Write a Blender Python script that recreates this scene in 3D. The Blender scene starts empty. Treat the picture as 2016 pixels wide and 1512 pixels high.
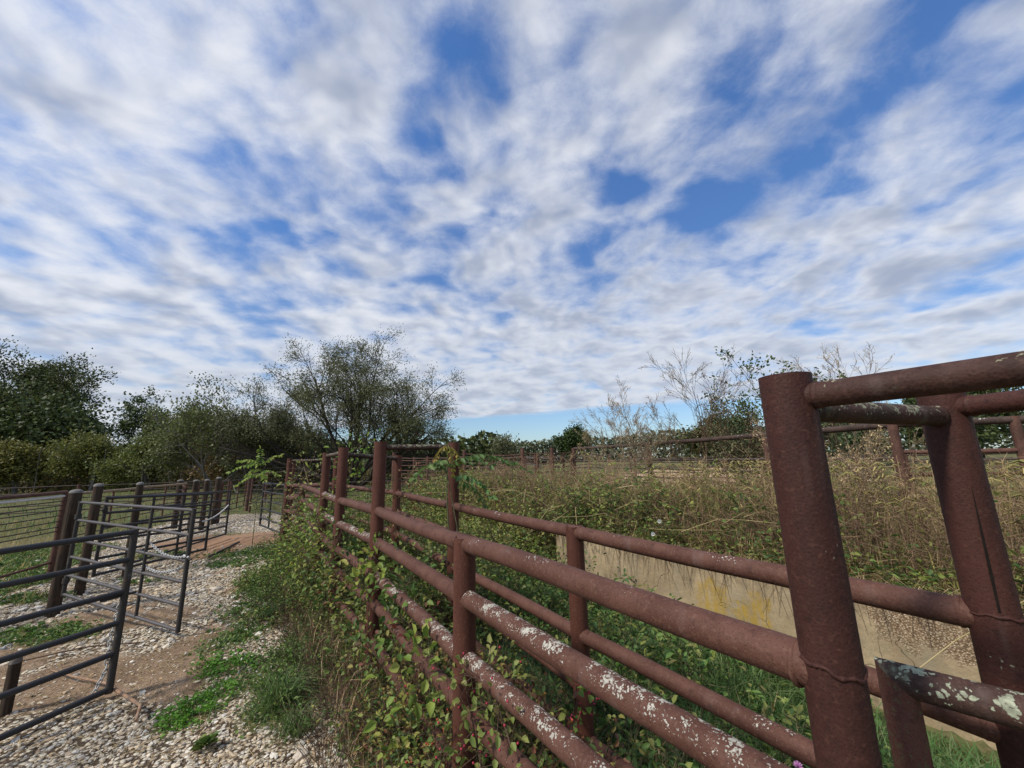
import bpy, math, random
import numpy as np
from mathutils import Matrix, Vector
sc=bpy.context.scene
H=1.75
cam_d=bpy.data.cameras.new('camera'); cam=bpy.data.objects.new('camera',cam_d); sc.collection.objects.link(cam); sc.camera=cam
cam_d.sensor_fit='HORIZONTAL'; cam_d.sensor_width=36.0; cam_d.lens=13.393; cam_d.clip_start=.05; cam_d.clip_end=3000
cam.matrix_world=Matrix(((1.0,.02162,0,0),(.00422,-.1954,-.98072,0),(-.02162,.98048,-.19545,H),(0,0,0,1)))
# exact orthonormal frame: up vector seen from the camera
_u=Vector((-83,3765,-750)).normalized(); _f=Vector((0,0,-1)); _f=(_f-_u*_f.dot(_u)).normalized(); _r=_f.cross(_u)
_R=Matrix((_r,_f,_u)).to_4x4(); _R.translation=Vector((0,0,H)); cam.matrix_world=_R
sc.view_settings.view_transform='Standard'; sc.view_settings.look='None'; sc.view_settings.gamma=1; sc.view_settings.use_curve_mapping=False
sc.view_settings.exposure=0.45
SUN_EL=math.radians(46); SUN_AZ=math.atan2(-.85,-.55)   # azimuth measured from +Y towards +X
# ---------------------------------------------------------------- node helper
class NT:
    def __init__(s,tree): s.t=tree; s.n=tree.nodes; s.l=tree.links
    def node(s,typ,**k):
        n=s.n.new(typ)
        for a,b in k.items(): setattr(n,a,b)
        return n
    def put(s,sock,v):
        if v is None: return
        if isinstance(v,bpy.types.NodeSocket): s.l.new(v,sock)
        elif isinstance(v,bpy.types.Node): s.l.new(v.outputs[0],sock)
        else:
            if hasattr(sock.default_value,'__len__') and not hasattr(v,'__len__'): v=(v,)*len(sock.default_value)
            if sock.type=='RGBA' and len(v)==3: v=(*v,1)
            sock.default_value=v
    def m(s,op,a,b=None,c=None,clamp=False):
        n=s.node('ShaderNodeMath',operation=op); n.use_clamp=clamp
        s.put(n.inputs[0],a); s.put(n.inputs[1],b); s.put(n.inputs[2],c); return n.outputs[0]
    def vm(s,op,a,b=None):
        n=s.node('ShaderNodeVectorMath',operation=op); s.put(n.inputs[0],a); s.put(n.inputs[1],b)
        return n.outputs['Value'] if op in('LENGTH','DISTANCE','DOT_PRODUCT') else n.outputs[0]
    def noise(s,vec,scale,detail=4,rough=.5,dist=0,dims='3D',w=None):
        n=s.node('ShaderNodeTexNoise',noise_dimensions=dims); s.put(n.inputs['Vector'],vec)
        s.put(n.inputs['Scale'],scale); s.put(n.inputs['Detail'],detail); s.put(n.inputs['Roughness'],rough); s.put(n.inputs['Distortion'],dist)
        if w is not None: s.put(n.inputs['W'],w)
        return n.outputs['Fac']
    def noisec(s,vec,scale,detail=2):
        n=s.node('ShaderNodeTexNoise'); s.put(n.inputs['Vector'],vec); s.put(n.inputs['Scale'],scale); s.put(n.inputs['Detail'],detail); return n.outputs['Color']
    def voro(s,vec,scale,feature='F1',rnd=1,out='Distance'):
        n=s.node('ShaderNodeTexVoronoi',feature=feature); s.put(n.inputs['Vector'],vec); s.put(n.inputs['Scale'],scale); s.put(n.inputs['Randomness'],rnd); return n.outputs[out]
    def ss(s,x,a,b):   # smooth step a..b -> 0..1
        n=s.node('ShaderNodeMapRange',interpolation_type='SMOOTHSTEP'); s.put(n.inputs[0],x); s.put(n.inputs[1],a); s.put(n.inputs[2],b)
        n.inputs[3].default_value=0; n.inputs[4].default_value=1; return n.outputs[0]
    def mix(s,f,a,b,mode='MIX'):
        n=s.node('ShaderNodeMix',data_type='RGBA',blend_type=mode); s.put(n.inputs[0],f); s.put(n.inputs[6],a); s.put(n.inputs[7],b); return n.outputs[2]
    def ramp(s,x,stops,interp='LINEAR'):
        n=s.node('ShaderNodeValToRGB'); r=n.color_ramp; r.interpolation=interp
        while len(r.elements)<len(stops): r.elements.new(.5)
        for e,(p,c) in zip(r.elements,stops): e.position=p; e.color=(*c,1)
        s.put(n.inputs[0],x); return n.outputs[0]
    def bump(s,h,strength=.3,dist=.01,n0=None):
        n=s.node('ShaderNodeBump'); s.put(n.inputs['Strength'],strength); s.put(n.inputs['Distance'],dist); s.put(n.inputs['Height'],h); s.put(n.inputs['Normal'],n0) if n0 else None; return n.outputs[0]
# ---------------------------------------------------------------- sky
w=bpy.data.worlds.new('World'); sc.world=w; w.use_nodes=True; T=NT(w.node_tree); T.n.clear()
sky=T.node('ShaderNodeTexSky',sky_type='NISHITA'); sky.sun_disc=False; sky.sun_elevation=SUN_EL; sky.sun_rotation=SUN_AZ
sky.air_density=1.0; sky.dust_density=.6; sky.ozone_density=2.0
tc=T.node('ShaderNodeTexCoord'); sp=T.node('ShaderNodeSeparateXYZ'); T.put(sp.inputs[0],tc.outputs['Generated'])
zz=T.m('ADD',T.m('MAXIMUM',sp.outputs[2],0.0),.03)
cx=T.m('DIVIDE',sp.outputs[0],zz); cy=T.m('DIVIDE',sp.outputs[1],zz)
def comb(a,b,c=0.0):
    n=T.node('ShaderNodeCombineXYZ'); T.put(n.inputs[0],a); T.put(n.inputs[1],b); T.put(n.inputs[2],c); return n.outputs[0]
P=comb(cx,cy)
# puffs keep their size better towards the horizon (curved cloud sheet)
zq=T.m('ADD',T.m('MAXIMUM',sp.outputs[2],0.0),.20)
PC=comb(T.m('DIVIDE',sp.outputs[0],zq),T.m('DIVIDE',sp.outputs[1],zq))
wn=T.vm('SUBTRACT',T.noisec(PC,2.6,3),(.5,.5,.5))
wv=T.node('ShaderNodeVectorMath',operation='SCALE'); T.put(wv.inputs[0],wn); wv.inputs['Scale'].default_value=.16
PW=T.vm('ADD',PC,wv.outputs[0])
street=T.noise(T.vm('MULTIPLY',PW,(1.7,1.5,1)),1.0,3,.5)         # loose cloud streets
cells=T.noise(PW,5.2,2.2,.5)                                       # altocumulus puffs
fine=T.noise(PW,12,5,.66)
big=T.noise(T.vm('ADD',PC,(3.7,1.9,0)),.9,2,.5)
dens=T.m('ADD',T.m('MULTIPLY',street,.85),T.m('MULTIPLY',cells,1.15))
dens=T.m('ADD',dens,T.m('MULTIPLY',fine,.42))
dens=T.m('ADD',dens,T.m('MULTIPLY',big,.4))
HOLES=[(-0.046,0.640,0.07,0.3),(-0.210,0.753,0.05,0.2),(-0.137,0.576,0.05,0.12),(0.318,0.952,0.07,0.22),(0.634,1.013,0.09,0.24),(0.722,0.836,0.08,0.2),(-0.164,1.154,0.045,0.22),(-0.899,1.110,0.07,0.2),(-1.175,0.821,0.07,0.14),(0.726,0.573,0.12,0.16),(1.215,0.899,0.1,0.12),(0.350,1.381,0.05,0.14),(0.001,0.951,0.04,0.12),(-0.479,0.558,0.08,0.12),(-0.793,1.235,0.05,0.1),(0.625,1.547,0.05,0.1)]
for hx,hy,hr,ha in HOLES:
    dd=T.vm('DISTANCE',PW,(hx,hy,0)); dens=T.m('SUBTRACT',dens,T.m('MULTIPLY',T.m('SUBTRACT',1.0,T.ss(dd,hr*.2,hr*2.2)),ha))
for hx,hy,hr,ha in [(-0.548,0.661,0.16,0.14),(-0.939,0.757,0.25,0.12),(-0.400,0.705,0.1,0.12),(-0.180,0.999,0.08,0.1),(0.127,0.787,0.1,0.06),(0.786,1.207,0.15,0.1),(1.041,0.794,0.12,0.1)]:
    dd=T.vm('DISTANCE',PC,(hx,hy,0)); dens=T.m('ADD',dens,T.m('MULTIPLY',T.m('SUBTRACT',1.0,T.ss(dd,hr*.2,hr*1.6)),ha))
far=T.ss(cy,1.2,4.0); dens=T.m('ADD',dens,T.m('MULTIPLY',far,.22))
cov=T.m('ADD',T.m('MULTIPLY',T.ss(dens,1.06,1.68),.93),.03)
edge=T.m('ADD',T.m('ADD',cy,T.m('MULTIPLY',cx,T.m('ADD',.28,T.m('MULTIPLY',T.ss(cx,-2.0,2.0),.14)))),T.m('MULTIPLY',T.noise(T.vm('MULTIPLY',P,(.5,.9,1)),1.0,4,.6),1.3))
cut=T.m('SUBTRACT',1.0,T.ss(edge,7.1,7.9))
cov=T.m('MULTIPLY',cov,cut)
cov=T.m('MULTIPLY',cov,.94)
shade=T.ss(T.m('ADD',T.m('MULTIPLY',big,.4),T.m('MULTIPLY',T.noise(T.vm('ADD',PW,(.03,.05,0)),5.0,3,.5),.95)),.56,.92)
cloud=T.mix(shade,(7.8,7.95,8.3),(3.4,3.85,4.9))
cloud=T.mix(T.m('MULTIPLY',far,.45),cloud,(5.0,5.4,6.2))
hz=T.m('SUBTRACT',1.0,T.ss(sp.outputs[2],0.0,.32))
blue=T.mix(1.0,sky.outputs[0],(.60,.84,1.12),'MULTIPLY')
blue=T.mix(T.ss(sp.outputs[2],.05,.75),T.mix(1.0,blue,(1.45,1.2,1.06),'MULTIPLY'),T.mix(1.0,blue,(.95,1.30,1.48),'MULTIPLY'))
col=T.mix(cov,blue,cloud)
bg=T.node('ShaderNodeBackground'); T.put(bg.inputs[0],col); bg.inputs[1].default_value=.082
out=T.node('ShaderNodeOutputWorld'); T.l.new(bg.outputs[0],out.inputs[0])
# ---------------------------------------------------------------- sun (thin cloud in front of it)
sl=bpy.data.lights.new('sun','SUN'); sl.energy=2.8; sl.angle=math.radians(6); sl.color=(1,.93,.82)
so=bpy.data.objects.new('sun',sl); sc.collection.objects.link(so)
_d=Vector((math.sin(SUN_AZ)*math.cos(SUN_EL),math.cos(SUN_AZ)*math.cos(SUN_EL),math.sin(SUN_EL)))
so.rotation_euler=_d.to_track_quat('Z','Y').to_euler(); so.location=_d*50
sc.cycles.max_bounces=5; sc.cycles.diffuse_bounces=3; sc.cycles.transparent_max_bounces=4
# ---------------------------------------------------------------- mesh builder
rng=np.random.default_rng(7)
def vnoise(x,y,scale,seed=0):
    r=np.random.default_rng(1000+seed); n=64; g=r.random((n,n))
    u=np.asarray(x,float)*scale+17.3; v=np.asarray(y,float)*scale+9.1
    iu=np.floor(u).astype(int); iv=np.floor(v).astype(int); fu=u-iu; fv=v-iv
    fu=fu*fu*(3-2*fu); fv=fv*fv*(3-2*fv); a=lambda i,j: g[(iu+i)%n,(iv+j)%n]
    return (a(0,0)*(1-fu)+a(1,0)*fu)*(1-fv)+(a(0,1)*(1-fu)+a(1,1)*fu)*fv
def fnoise(x,y,scale,seed=0): return .55*vnoise(x,y,scale,seed)+.3*vnoise(x,y,scale*2.1,seed+1)+.15*vnoise(x,y,scale*4.7,seed+2)
class G:
    def __init__(s): s.V=[]; s.Q=[]; s.T=[]; s.n=0; s.qs=[]; s.ts=[]
    def add(s,V,Q=None,T=None,smooth=True):
        V=np.asarray(V,float).reshape(-1,3); s.V.append(V)
        if Q is not None and len(Q): Q=np.asarray(Q).reshape(-1,4); s.Q.append(Q+s.n); s.qs.append(np.full(len(Q),smooth))
        if T is not None and len(T): T=np.asarray(T).reshape(-1,3); s.T.append(T+s.n); s.ts.append(np.full(len(T),smooth))
        s.n+=len(V)
    def mesh(s,name,mat,off=(0,0,0)):
        V=np.concatenate(s.V)-np.asarray(off,float)
        Q=np.concatenate(s.Q) if s.Q else np.zeros((0,4),int); T=np.concatenate(s.T) if s.T else np.zeros((0,3),int)
        me=bpy.data.meshes.new(name); me.vertices.add(len(V)); me.vertices.foreach_set('co',V.astype(np.float32).ravel())
        me.loops.add(Q.size+T.size); me.loops.foreach_set('vertex_index',np.concatenate([Q.ravel(),T.ravel()]).astype(np.int32))
        me.polygons.add(len(Q)+len(T))
        me.polygons.foreach_set('loop_start',np.concatenate([np.arange(len(Q))*4,len(Q)*4+np.arange(len(T))*3]).astype(np.int32))
        sm=np.concatenate((s.qs or [np.zeros(0,bool)])+(s.ts or [np.zeros(0,bool)]))
        me.polygons.foreach_set('use_smooth',sm); me.update(calc_edges=True)
        if mat: me.materials.append(mat)
        return me
    def build(s,name,mat,parent=None,kind=None):
        q=parent
        while q is not None and q.parent is not None: q=q.parent
        off=WLOC.get(q.name,(0,0,0)) if q is not None else (0,0,0)
        o=bpy.data.objects.new(name,s.mesh(name,mat,off)); sc.collection.objects.link(o)
        if parent is not None: o.parent=parent
        if kind: o['kind']=kind
        return o
WLOC={}
def thing(name,label,cat,loc=(0,0,0),group=None):
    o=bpy.data.objects.new(name,None); sc.collection.objects.link(o); o.location=loc; o.empty_display_size=.1
    o['label']=label; o['category']=cat
    if group: o['group']=group
    WLOC[o.name]=tuple(loc); return o
def tag(o,label,cat,group=None):
    o['label']=label; o['category']=cat
    if group: o['group']=group
    return o
def tube(g,pts,rad,n=10,cap0=True,cap1=True,wob=0,hollow=False,smooth=True):
    P=np.asarray(pts,float); m=len(P); R=np.broadcast_to(np.asarray(rad,float),(m,)).copy()
    t=np.gradient(P,axis=0); t/=np.linalg.norm(t,axis=1)[:,None]+1e-12
    a=np.array([0,0,1.]) if abs(t[0][2])<.9 else np.array([1.,0,0])
    u=np.cross(t,a); u/=np.linalg.norm(u,axis=1)[:,None]+1e-12; v=np.cross(t,u)
    th=np.arange(n)*2*np.pi/n
    Rr=R[:,None]*(1+wob*(rng.random((m,n))-.5))
    V=P[:,None]+Rr[:,:,None]*(np.cos(th)[None,:,None]*u[:,None]+np.sin(th)[None,:,None]*v[:,None])
    i=np.arange(m-1)[:,None]*n; j=np.arange(n)[None]; k=(j+1)%n
    Q=np.stack([i+j,i+k,i+n+k,i+n+j],-1).reshape(-1,4)
    g.add(V.reshape(-1,3),Q,smooth=smooth)
    for c,e,fl in((cap0,0,1),(cap1,m-1,0)):
        if not c: continue
        if hollow and e==m-1:
            ring=V[e]; inn=P[e]+(ring-P[e])*.86; low=inn-t[e]*.12
            VV=np.concatenate([ring,inn,low,(P[e]-t[e]*.12)[None]]); jj=np.arange(n); kk=(jj+1)%n
            g.add(VV,np.concatenate([np.stack([jj,kk,n+kk,n+jj],-1),np.stack([n+jj,n+kk,2*n+kk,2*n+jj],-1)]),np.stack([2*n+jj,2*n+kk,np.full(n,3*n)],-1),smooth=False)
        else:
            VV=np.concatenate([V[e],P[e][None]]); jj=np.arange(n); kk=(jj+1)%n
            T=np.stack([kk,jj,np.full(n,n)],-1) if fl else np.stack([jj,kk,np.full(n,n)],-1)
            g.add(VV,None,T,smooth=False)
def lerp(a,b,t): return np.asarray(a)+(np.asarray(b)-np.asarray(a))*t
def pipe(name,a,b,r,mat,parent,n=16,seg=6,wob=.0,hollow=False,weld=0,jit=0.0,sag=0,ends=(True,True),label=None):
    g=G(); t=np.linspace(0,1,seg+1)[:,None]; P=lerp(a,b,t)
    P=P+(rng.random(P.shape)-.5)*jit*.5+np.sin(np.pi*t)*rng.normal(size=3)*jit*1.6+np.sin(2.3*np.pi*t)*rng.normal(size=3)*jit*.6; P[:,2]-=sag*4*(t[:,0])*(1-t[:,0])
    tube(g,P,r,n,ends[0],ends[1],wob,hollow)
    if weld:
        d=(np.asarray(b,float)-np.asarray(a,float)); L=np.linalg.norm(d); d/=L
        for s in ((0,1) if weld==2 else (0,)):
            c=np.asarray(a)+d*weld_off if s==0 else np.asarray(b)-d*weld_off
            Q=[c-d*.007,c-d*.003,c+d*.003,c+d*.007]; tube(g,Q,[r*.98,r*1.09,r*1.09,r*.98],n,False,False,.06)
    o=g.build(name,mat,parent)
    if label: o['label']=label
    return o
weld_off=.056
# ---------------------------------------------------------------- materials
def mat(name,rough=.8,spec=.3):
    m=bpy.data.materials.new(name); m.use_nodes=True; T=NT(m.node_tree); b=T.n['Principled BSDF']
    b.inputs['Roughness'].default_value=rough; b.inputs['Specular IOR Level'].default_value=spec; return m,T,b
def objco(T): return T.node('ShaderNodeTexCoord').outputs['Object']
def posco(T): return T.node('ShaderNodeNewGeometry').outputs['Position']
def rust(name,c0,c1,c2,lichen=0.0,lscale=60,pale=(.56,.55,.47),allround=False,moss=0,streak=1):
    m,T,b=mat(name,.72,.3); P=posco(T)
    a=T.noise(T.vm('MULTIPLY',P,(1,1,.35)) if streak else P,7,5,.6); f=T.noise(P,95,4,.6); pit=T.voro(P,170)
    col=T.mix(T.ss(a,.35,.68),c0,c1); col=T.mix(T.ss(f,.5,.75),col,c2)
    col=T.mix(T.m('MULTIPLY',T.ss(T.noise(P,38,3,.6),.55,.72),.55),col,tuple(x*.45 for x in c0))
    col=T.mix(T.m('MULTIPLY',T.m('SUBTRACT',1.0,T.ss(pit,.12,.34)),.7),col,tuple(x*.4 for x in c0))
    # long grey weather streaks
    col=T.mix(T.m('MULTIPLY',T.ss(T.noise(T.vm('MULTIPLY',P,(14,14,1.6)),1,3,.5),.58,.78),.35),col,(.16,.115,.10))
    h=T.m('ADD',T.m('MULTIPLY',f,.6),T.m('MULTIPLY',pit,.6))
    if lichen>0:
        Pd=T.vm('ADD',P,T.node_scale(T.noisec(P,70,3),.022))
        vd=T.voro(Pd,lscale); patch=T.noise(P,4.2,3,.6); nz=T.node('ShaderNodeSeparateXYZ'); T.put(nz.inputs[0],T.node('ShaderNodeNewGeometry').outputs['Normal'])
        up=T.ss(nz.outputs[2],-.9,.5) if allround else T.ss(nz.outputs[2],-.35,.75)
        rnd=T.noise(P,23,2,.5)
        th=T.m('MULTIPLY',T.m('MULTIPLY',T.ss(patch,.72-lichen*.42,.92-lichen*.42),up),T.m('ADD',.16,T.m('MULTIPLY',T.ss(rnd,.38,.68),.50)))
        msk=T.m('SUBTRACT',1.0,T.ss(T.m('SUBTRACT',vd,th),-.08,.06)); msk=T.m('MULTIPLY',msk,T.m('ADD',.55,T.m('MULTIPLY',T.noise(P,180,3,.7),.7)),clamp=True); msk=T.m('MULTIPLY',msk,T.ss(th,.05,.12))
        lc=T.mix(T.ss(T.noise(P,75,3,.65),.3,.7),pale,tuple(x*.5 for x in pale))
        col=T.mix(msk,col,lc); h=T.m('ADD',h,T.m('MULTIPLY',msk,1.6))
    if moss>0:
        mm=T.m('MULTIPLY',T.ss(T.noise(P,12,5,.65),.62-moss*.2,.75-moss*.15),.85)
        col=T.mix(mm,col,T.mix(T.noise(P,60,3),(.035,.032,.02),(.15,.15,.095)))
    T.put(b.inputs['Base Color'],col); T.put(b.inputs['Normal'],T.bump(h,.38,.0028)); return m
def _ns(s,v,k):
    n=s.node('ShaderNodeVectorMath',operation='SCALE'); s.put(n.inputs[0],v); n.inputs['Scale'].default_value=k; return n.outputs[0]
NT.node_scale=_ns
R_rail=rust('rust_rail',(.078,.031,.020),(.112,.049,.034),(.14,.071,.049),.42,105,streak=0)
R_rail2=rust('rust_rail_lichen',(.078,.031,.020),(.112,.050,.035),(.14,.073,.051),.95,120,(.55,.53,.45),streak=0)
R_post=rust('rust_post',(.068,.022,.013),(.098,.034,.021),(.12,.05,.03),.15,90,allround=True)
R_big=rust('rust_big_post',(.036,.0115,.0085),(.056,.018,.0125),(.075,.029,.019),.3,70,(.3,.27,.18),allround=True)
R_top=rust('rust_top_rail',(.034,.014,.010),(.058,.023,.017),(.08,.036,.026),.85,85,(.33,.31,.2),allround=True,moss=.2,streak=0)
R_dark=rust('rust_lichen_bar',(.03,.016,.012),(.06,.026,.019),(.085,.045,.03),1.1,90,(.30,.30,.20),allround=True,moss=.35,streak=0)
R_pale=rust('rust_pale_lichen',(.04,.02,.016),(.075,.036,.027),(.10,.06,.045),1.5,75,(.42,.45,.32),allround=True,moss=.35,streak=0)
R_far=rust('rust_far',(.07,.032,.022),(.12,.055,.038),(.14,.085,.06),.2,30,streak=0)
R_gray=rust('rust_gray_far',(.05,.038,.032),(.085,.06,.048),(.12,.095,.075),.2,30,streak=0)
R_grayrail=rust('rust_weathered_rail',(.04,.024,.018),(.075,.045,.034),(.12,.085,.065),.5,45,streak=0)
def steel(name,c,c2,ru=.35,rough=.48):
    m,T,b=mat(name,rough,.5); P=posco(T); f=T.noise(P,30,4,.6)
    col=T.mix(T.noise(P,5,3),c,c2); col=T.mix(T.m('MULTIPLY',T.ss(f,.58,.72),ru),col,(.10,.045,.028))
    col=T.mix(T.m('MULTIPLY',T.ss(T.noise(P,9,4,.6),.6,.75),ru),col,(.13,.12,.11))
    T.put(b.inputs['Base Color'],col); T.put(b.inputs['Roughness'],T.m('ADD',rough-.1,T.m('MULTIPLY',f,.35))); T.put(b.inputs['Normal'],T.bump(f,.3,.002)); return m
S_black=steel('black_gate_paint',(.014,.0145,.017),(.026,.026,.029),.35,.55); S_up=steel('dark_gate_upright',(.022,.02,.018),(.042,.036,.03),.6,.7)
S_gray=steel('gray_gate_paint',(.05,.045,.047),(.085,.075,.075),.6,.5); S_zinc=steel('zinc',(.32,.32,.31),(.48,.48,.47),.3,.4); S_white=steel('white_pipe',(.5,.5,.47),(.62,.6,.55),.3,.6)
def woodm(name,c0,c1):
    m,T,b=mat(name,.9,.15); P=posco(T); g=T.noise(T.vm('MULTIPLY',P,(38,38,2.2)),1,5,.65)
    col=T.mix(T.ss(g,.3,.7),c0,c1); col=T.mix(T.m('MULTIPLY',T.ss(T.noise(P,6,4,.6),.5,.7),.6),col,(.10,.055,.03)); crack=T.ss(T.noise(T.vm('MULTIPLY',P,(60,60,1.2)),1,3,.6),.64,.7)
    col=T.mix(crack,col,(.012,.01,.008)); T.put(b.inputs['Base Color'],col); T.put(b.inputs['Normal'],T.bump(T.m('SUBTRACT',g,crack),.8,.008)); return m
Wd=woodm('weathered_post_wood',(.025,.018,.013),(.075,.055,.04)); Wcap=woodm('post_cap_wood',(.14,.13,.12),(.23,.22,.2))
def leafm(name,cols,trans=.3,rough=.55,hue=.04,gain=1.4):
    cols=[tuple(min(.8,v*gain) for v in c) for c in cols]
    m,T,b=mat(name,rough,.35); g=T.node('ShaderNodeNewGeometry'); n=len(cols)
    st=[(i/max(1,n-1),c) for i,c in enumerate(cols)]
    col=T.ramp(g.outputs['Random Per Island'],st); oi=T.node('ShaderNodeObjectInfo')
    hs=T.node('ShaderNodeHueSaturation'); T.put(hs.inputs['Hue'],T.m('ADD',.5-hue/2,T.m('MULTIPLY',oi.outputs['Random'],hue))); T.put(hs.inputs['Value'],T.m('ADD',.88,T.m('MULTIPLY',T.noise(g.outputs['Position'],1.1,3,.5),.3))); T.put(hs.inputs['Color'],col)
    col=hs.outputs[0]; T.put(b.inputs['Base Color'],col)
    tr=T.node('ShaderNodeBsdfTranslucent'); T.put(tr.inputs[0],col); mx=T.node('ShaderNodeMixShader'); mx.inputs[0].default_value=trans
    T.l.new(b.outputs[0],mx.inputs[1]); T.l.new(tr.outputs[0],mx.inputs[2]); T.l.new(mx.outputs[0],T.n['Material Output'].inputs[0]); return m
L_green=leafm('leaf_green',[(.035,.075,.018),(.06,.12,.025),(.09,.15,.03),(.13,.18,.04)])
L_mix=leafm('leaf_mixed',[(.03,.05,.015),(.05,.09,.02),(.09,.13,.03),(.16,.17,.04),(.22,.20,.05),(.14,.05,.03),(.10,.075,.04)])
L_lime=leafm('leaf_lime',[(.08,.14,.025),(.13,.20,.035),(.20,.26,.05),(.26,.27,.07)],.4)
L_bright=leafm('leaf_bright_clover',[(.06,.14,.015),(.09,.19,.02),(.12,.23,.03)],.35)
L_hedge=leafm('leaf_hedge',[(.04,.065,.02),(.09,.13,.03),(.16,.19,.045),(.25,.25,.06),(.12,.15,.05),(.20,.17,.07)])
L_grass=leafm('grass_green',[(.035,.08,.018),(.06,.12,.03),(.09,.15,.045),(.13,.17,.07)],.35)
L_dry=leafm('grass_dry',[(.15,.10,.05),(.27,.19,.095),(.38,.28,.14),(.50,.39,.22),(.24,.15,.08),(.11,.075,.04)],.25,.8)
L_seed=leafm('grass_olive',[(.12,.13,.04),(.23,.21,.07),(.34,.28,.11),(.09,.12,.03)],.3,.7)
L_brown=leafm('dead_brown',[(.07,.04,.025),(.11,.065,.04),(.16,.10,.06),(.22,.15,.09)],.15,.85)
L_red=leafm('red_berry',[(.22,.015,.02),(.3,.03,.03)],.1,.4); L_pink=leafm('thistle_pink',[(.42,.18,.42),(.5,.28,.5)],.3); L_white=leafm('flower_white',[(.5,.5,.48),(.42,.41,.38)],.3)
L_oak=leafm('oak_leaf',[(.022,.035,.012),(.035,.052,.016),(.05,.07,.02),(.07,.09,.028)],.25)
L_olive=leafm('olive_leaf',[(.065,.075,.02),(.105,.11,.026),(.15,.145,.035),(.08,.095,.028)],.3,hue=.05)
L_autumn=leafm('autumn_leaf',[(.06,.06,.022),(.10,.085,.028),(.15,.10,.038),(.075,.08,.026)],.3,hue=.05)
L_willow=leafm('willow_leaf',[(.055,.062,.026),(.09,.10,.042),(.13,.13,.06),(.075,.07,.036)],.25)
L_far=leafm('far_leaf',[(.05,.065,.035),(.075,.09,.05),(.10,.115,.06)],.2)
def plain(name,c0,c1,sc_=20,rough=.85):
    m,T,b=mat(name,rough,.2); P=posco(T); n=T.noise(P,sc_,4,.6); T.put(b.inputs['Base Color'],T.mix(T.ss(n,.3,.7),c0,c1)); T.put(b.inputs['Normal'],T.bump(n,.4,.01)); return m
Bark=plain('bark',(.028,.023,.018),(.07,.058,.046),14); BarkPale=plain('pale_bark',(.12,.11,.095),(.24,.22,.2),9); Stem=plain('dry_stem',(.17,.12,.08),(.33,.26,.18),25); StemB=plain('brown_stem',(.06,.038,.026),(.13,.085,.058),25); StemG=plain('green_stem',(.08,.09,.04),(.14,.13,.07),25)
# stones
m_stone,T,b=mat('stone',.85,.25); g_=T.node('ShaderNodeNewGeometry'); P=g_.outputs['Position']
c=T.ramp(g_.outputs['Random Per Island'],[(0,(.38,.28,.18)),(.18,(.56,.47,.34)),(.36,(.66,.59,.46)),(.5,(.46,.31,.17)),(.62,(.58,.54,.47)),(.78,(.74,.69,.59)),(.9,(.33,.30,.26)),(1,(.62,.48,.30))])
c=T.mix(T.m('MULTIPLY',T.ss(T.noise(P,60,4,.6),.45,.7),.45),c,(.20,.13,.08)); T.put(b.inputs['Base Color'],c); T.put(b.inputs['Normal'],T.bump(T.noise(P,150,3,.6),.35,.003)); M_stone=m_stone
# ground
M_ground,T,b=mat('ground_surface',.95,.1); P=posco(T); at=T.node('ShaderNodeVertexColor',layer_name='cover'); sc3=T.node('ShaderNodeSeparateColor'); T.put(sc3.inputs[0],at.outputs[0])
gr,di,gn=sc3.outputs[0],sc3.outputs[1],sc3.outputs[2]
P2=T.vm('MULTIPLY',P,(1,1,.3)); vc=T.voro(P2,34,out='Color'); vd=T.voro(P2,34); vh=T.node('ShaderNodeSeparateColor'); T.put(vh.inputs[0],vc)
stone=T.ramp(vh.outputs[0],[(0,(.34,.26,.17)),(.3,(.54,.45,.32)),(.55,(.66,.59,.46)),(.8,(.56,.50,.40)),(1,(.74,.69,.58))])
stone=T.mix(T.ss(vd,.38,.62),stone,(.09,.065,.045))
soil=T.mix(T.ss(T.noise(P,2.2,5,.6),.35,.65),(.20,.135,.085),(.32,.225,.15)); soil=T.mix(T.m('MULTIPLY',T.ss(T.noise(P,28,4,.7),.5,.66),.7),soil,(.085,.055,.035)); soil=T.mix(T.m('MULTIPLY',T.ss(T.noise(P,60,3,.6),.6,.68),.8),soil,(.40,.34,.26))
grs=T.mix(T.ss(T.noise(P,9,5,.65),.35,.65),(.07,.078,.03),(.15,.14,.062)); grs=T.mix(T.ss(T.noise(P,.35,3,.5),.5,.7),grs,(.16,.14,.07))
red=T.mix(T.noise(P,5,4),(.27,.15,.09),(.38,.24,.15))
soil=T.mix(at.outputs[1],soil,red)
edge=T.m('MULTIPLY',T.m('SUBTRACT',T.noise(P,16,4,.7),.5),.9)
col=T.mix(T.ss(T.m('ADD',gr,edge),.35,.6),soil,stone); col=T.mix(T.ss(T.m('ADD',gn,edge),.4,.62),col,grs)
sd=T.mix(T.noise(P,1.5,4,.6),(.42,.28,.17),(.52,.37,.24)); col=T.mix(T.ss(T.m('ADD',di,T.m('MULTIPLY',edge,.5)),.4,.6),col,sd)
T.put(b.inputs['Base Color'],col); T.put(b.inputs['Normal'],T.bump(T.m('SUBTRACT',T.noise(P,40,4,.7),T.m('MULTIPLY',vd,gr)),.8,.02))
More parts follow.
